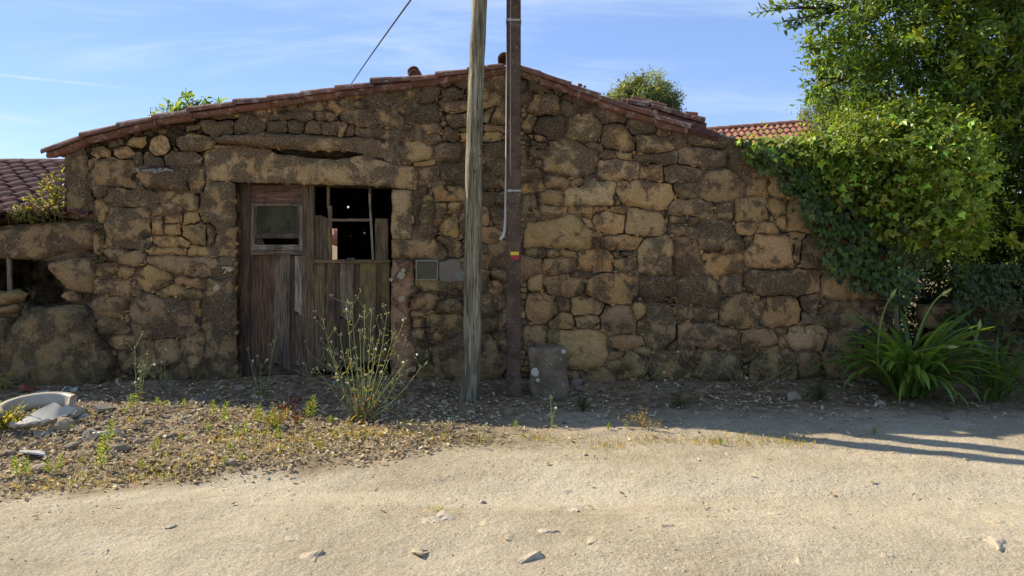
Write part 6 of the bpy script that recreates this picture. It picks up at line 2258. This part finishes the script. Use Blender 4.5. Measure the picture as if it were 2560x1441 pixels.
V_ = 'loose stones on the verge'
rock(160, 1075, 0.125, ROCKS[1], 'largest rough brown stone right in front of the broken bowl', V_, 0.1)
rock(107, 1015, 0.085, ROCKS[3], 'brown stone lying inside the broken bowl', V_, -0.5)
for (x, y, s, k, lab_) in ((310, 1128, .085, 2, 'dark stone, right one of the pair low in the leaves'), (290, 1120, .065, 0, 'dark stone, left one of the pair low in the leaves'), (267, 1075, .045, 3, 'small pale stone between the bowl and the drain pipe'), (345, 1108, .055, 1, 'pale brown stone right of the drain pipe'), (300, 1105, .05, 3, 'small pale stone just right of the drain pipe'), (365, 1060, .06, 0, 'grey stone near the foot of the upright weed'), (425, 1095, .05, 2, 'grey stone in the middle of the leaf heap'), (470, 1100, .045, 1, 'small brown stone at the right of the leaf heap'), (180, 1118, .06, 0, 'grey stone below the white plate shards'), (140, 1105, .055, 2, 'dark stone behind the white plate'), (90, 1115, .05, 1, 'brown stone just left of the plate'), (20, 1140, .06, 2, 'dark stone at the far left below the shards'), (450, 1062, .05, 1, 'grey stone at the shade edge above the leaf heap'), (520, 1075, .045, 0, 'small grey stone at the shade edge left of the sprouts'), (230, 1115, .045, 1, 'small stone under the drain pipe'),
                         (1440, 960, .085, 2, 'dark stone at the wall foot right of the granite block'), (1425, 940, .05, 3, 'pale cobble wedged beside the granite block'), (98, 1175, .07, 3, 'flat pale stone low at the left among leaves'), (580, 1160, .05, 3, 'flat pale stone at the lower edge of the leaves'), (440, 1160, .05, 1, 'small white stone on the lower leaf edge'), (2200, 1012, .06, 1, 'tan stone under the strap-leaved clump'), (1985, 1000, .10, 1, 'half-buried shaded stone left of the strap leaves'), (600, 975, .07, 0, 'shaded stone at the door sill'), (725, 985, .05, 2, 'small shaded stone before the left door leaf')):
    rock(x, y, s, ROCKS[k], lab_, V_)
T_ = 'stones bedded in the dirt track'
for (x, y, s, big, lab_) in ((1100, 1292, .075, 0, 'rough grey rock bedded left of the track centre, upper of two'), (1075, 1308, .07, 0, 'dark rough rock bedded in the track, lower of two'), (1125, 1250, .04, 0, 'small dark stone above the bedded pair in the track'), (1200, 1256, .035, 0, 'small dark brown stone alone near the track centre'), (1215, 1310, .06, 1, 'pale slab bedded in the track centre'), (1362, 1328, .055, 0, 'grey crumbly stone right of the track centre'), (1280, 1338, .045, 1, 'pale stone left of the crumbly grey one'), (1340, 1388, .085, 0, 'long dark-sided stone near the bottom centre'), (1050, 1375, .06, 1, 'pale stone near the bottom left of centre'), (1430, 1275, .04, 0, 'small brown stone upper right of the centre'), (1420, 1228, .04, 0, 'small tilted stone high on the track right of centre'), (1560, 1205, .03, 0, 'dark pebble on the upper track at right'), (1485, 1353, .04, 1, 'pale lump low on the right of centre'), (1675, 1315, .05, 1, 'round pale stone on the right of the track'), (735, 1345, .05, 0, 'dark notched stone on the left half of the track'), (770, 1395, .065, 1, 'pale flat stone at the lower left of centre'), (720, 1238, .045, 1, 'pale flat stone high on the left track'), (262, 1383, .03, 0, 'dark pebble low on the left track'), (222, 1386, .035, 0, 'dark clod beside the low left pebble'), (222, 1260, .035, 0, 'slim dark stone high on the left track'), (2500, 1358, .075, 0, 'grey stone with a long shadow near the right edge'), (2500, 1308, .06, 1, 'pale flat stone near the right edge'), (2435, 1345, .045, 1, 'pale stone left of the grey shadowed one'), (2122, 1130, .045, 1, 'pale stone below the pole shadows, left one'), (2235, 1130, .045, 1, 'pale stone below the pole shadows, middle one'), (2385, 1135, .05, 1, 'pale stone touching the pole shadows at right'), (2420, 1150, .045, 1, 'tan stone inside the lower pole shadow'), (1930, 1287, .035, 1, 'small pale stone right of the track centre'), (2222, 1390, .035, 0, 'dark pebble at the lower right'), (1670, 1425, .04, 0, 'dark pebble at the bottom edge right of centre'), (1895, 1250, .03, 0, 'brown pebble on the right half of the track'), (435, 1315, .03, 0, 'dark splinter stone on the left track'), (2000, 1410, .045, 1, 'flat pale stone at the bottom right')):
    rock(x, y, s * 1.05, (LIGHTR if big else TRACKR)[(x + y) % 4], lab_, T_, 0.54 if big else 0.56)

# ---- pebbles: nobody could count them
rng = np.random.default_rng(77)
n = 26000
X = rng.uniform(-4.2, 4.4, n); Y = rng.uniform(-4.2, -0.3, n)
Y = np.where(rng.random(n) < 0.55, rng.uniform(-4.2, -2.2, n), Y)
dens = 0.35 + 0.9 * fbm(X * 1.6, Y * 1.6, 91, 3)
kp = rng.random(n) < np.clip(dens, 0.08, 1)
X, Y = X[kp], Y[kp]; n = len(X)
Z = gh(X, Y)
V0, F0 = ICO1
V0 = V0[:, :] ; 
oc = np.array([(1, 0, 0), (0, 1, 0), (-1, 0, 0), (0, -1, 0), (0, 0, 1.0), (0.1, 0.1, -0.6)])
of_ = np.array([(0, 1, 4), (1, 2, 4), (2, 3, 4), (3, 0, 4), (1, 0, 5), (2, 1, 5), (3, 2, 5), (0, 3, 5)])
S = 0.0020 + 0.0065 * rng.random(n) ** 5
a = rng.uniform(0, 6.28, n)
VV = oc[None] * (S[:, None, None] * (0.6 + 0.7 * rng.random((n, 6, 1)))) * np.array([1.15, 0.9, 0.6])
ca, sa = np.cos(a)[:, None], np.sin(a)[:, None]
VV = np.stack([VV[:, :, 0] * ca - VV[:, :, 1] * sa, VV[:, :, 0] * sa + VV[:, :, 1] * ca, VV[:, :, 2]], -1) + np.stack([X, Y, Z + S * .25], 1)[:, None]
FF = (of_[None] + (np.arange(n) * 6)[:, None, None]).reshape(-1, 3)
cc = np.array([(0.50, 0.405, 0.27), (0.42, 0.325, 0.205), (0.56, 0.47, 0.34), (0.28, 0.21, 0.14)])[rng.choice(4, n, p=(.45, .3, .17, .08))] * (0.85 + 0.3 * rng.random((n, 1)))
gv = MB().add(VV.reshape(-1, 3), FF, np.repeat(np.concatenate([cc, np.zeros((n, 1))], 1), 6, 0))
tag(gv.build('gravel', M_ROCK, None), 'fine pale grit and pebbles scattered over the dirt track', 'gravel', None, 'stuff')

# ---- rubble chips in the heap on the left
rng = np.random.default_rng(80)
n = 900
X = np.concatenate([rng.normal(-3.3, 0.75, n), rng.uniform(-4.3, 3.6, 500)]); Y = np.concatenate([rng.normal(-1.45, 0.33, n), rng.uniform(-1.3, -0.1, 500)])
n = len(X)
Z = gh(X, Y)
S = 0.008 + 0.030 * rng.random(n) ** 3
ch = MB()
for k in range(n):
    V, F = rock_np(int(rng.integers(40)), ICO1, 0.5, (1.1, 0.8, 0.6))
    a = rng.uniform(0, 6.28); c_, s_ = math.cos(a), math.sin(a)
    V = V @ np.array([[c_, s_, 0], [-s_, c_, 0], [0, 0, 1]])
    ch.add(V * S[k] + np.array([X[k], Y[k], Z[k] + S[k] * .2]), F, (*(np.array((0.30, 0.25, 0.18)) * rng.uniform(.6, 1.3)), 0))
tag(ch.build('rubble_chips', M_ROCK, None), 'small stone chips and clods scattered through the verge', 'rubble', None, 'stuff')

# ---- dead leaves on the verge
rng = np.random.default_rng(78)
n = 80000
X = rng.uniform(-4.6, 4.2, n); Y = rng.uniform(-3.4, 0.0, n)
dv = Y - verge_y(X)
left = 1 - sstep(-1.0, 0.3, X)
edge_n = 0.30 * fbm(X * 2.2, Y * 2.2, 14, 3)
p_l = left * sstep(-0.12, 0.20, dv + edge_n) * (0.92 - 0.76 * sstep(-1.45, -0.6, Y))
p_r = (1 - left) * sstep(0.0, 0.5, dv + edge_n) * np.clip(0.06 + 0.4 * fbm(X * 1.7, Y * 1.7, 15, 3), 0.015, 0.4)
p_n = 0.004
kp = rng.random(n) < np.clip(p_l * (0.75 + 0.5 * fbm(X * 3, Y * 3, 16, 3)) + p_r + p_n, 0, 1)
X, Y = X[kp], Y[kp]; n = len(X)
Z = gh(X, Y) + 0.004 + 0.022 * rng.random(n) ** 2
CURL = (np.array([(0, 0, 0.05), (.21, .3, .13), (.17, .7, .09), (0, 1, .16), (-.17, .7, .14), (-.21, .3, .09), (0, .5, -.03)]), np.array([(0, 1, 6), (1, 2, 6), (2, 3, 6), (3, 4, 6), (4, 5, 6), (5, 0, 6)]))
az = rng.uniform(0, 6.28, n)
D = np.stack([np.cos(az), np.sin(az), rng.normal(size=n) * 0.28], 1)
N_ = np.stack([rng.normal(size=n) * 0.26 - 0.08, rng.normal(size=n) * 0.26, np.ones(n)], 1)
cols = np.array([(0.58, 0.475, 0.285), (0.46, 0.360, 0.210), (0.66, 0.565, 0.385), (0.28, 0.205, 0.125), (0.44, 0.300, 0.155)])[rng.choice(5, n, p=(.36, .26, .17, .14, .07))] * (0.8 + 0.4 * rng.random((n, 1)))
lt = MB()
place_leaves(lt, CURL, np.stack([X, Y, Z], 1), D, N_, 0.014 + 0.044 * rng.random(n) ** 1.7, cols * 0.88)
tag(lt.build('dead_leaf_litter', M_DRY, None), 'tan dead leaves strewn over the verge before the house', 'leaf litter', None, 'stuff')

# ---- mossy short grass patches on the verge
rng = np.random.default_rng(79)
pat = [(860, 1095, .14), (930, 1100, .10), (900, 1085, .12), (1000, 1095, .10), (770, 1105, .16), (560, 1120, .12), (700, 1135, .15), (500, 1165, .16), (280, 1190, .14), (130, 1200, .14), (1100, 1100, .10), (1790, 1110, .14), (1900, 1100, .14), (1980, 1110, .10), (1650, 1105, .12), (1350, 1100, .10), (1520, 1115, .12), (1095, 1278, .04), (650, 1100, .1), (1200, 1105, .1), (400, 1185, .12), (330, 1085, .06)]
P = []; 
for (x, y, r) in pat:
    c = G(x, y); m = int(3000 * r * r * 2.2) + 20
    q = rng.normal(size=(m, 2)) * r * np.array([1.0, 0.55]) + np.array([c.x, c.y]); P.append(q)
P = np.concatenate(P); n = len(P)
Z = gh(P[:, 0], P[:, 1])
D = np.stack([rng.normal(size=n) * .55, rng.normal(size=n) * .55, np.ones(n)], 1)
gr = MB()
place_leaves(gr, (NARROW[0] * np.array([0.8, 1, 1]), NARROW[1]), np.stack([P[:, 0], P[:, 1], Z], 1), D, rand_dirs(n, rng), 0.018 + 0.028 * rng.random(n), jitter_col((0.38, 0.33, 0.13), n, 0.25, 0.12, rng))
tag(gr.build('verge_grass', M_LEAF, None), 'short yellow-green moss and grass patches on the verge', 'grass', None, 'stuff')
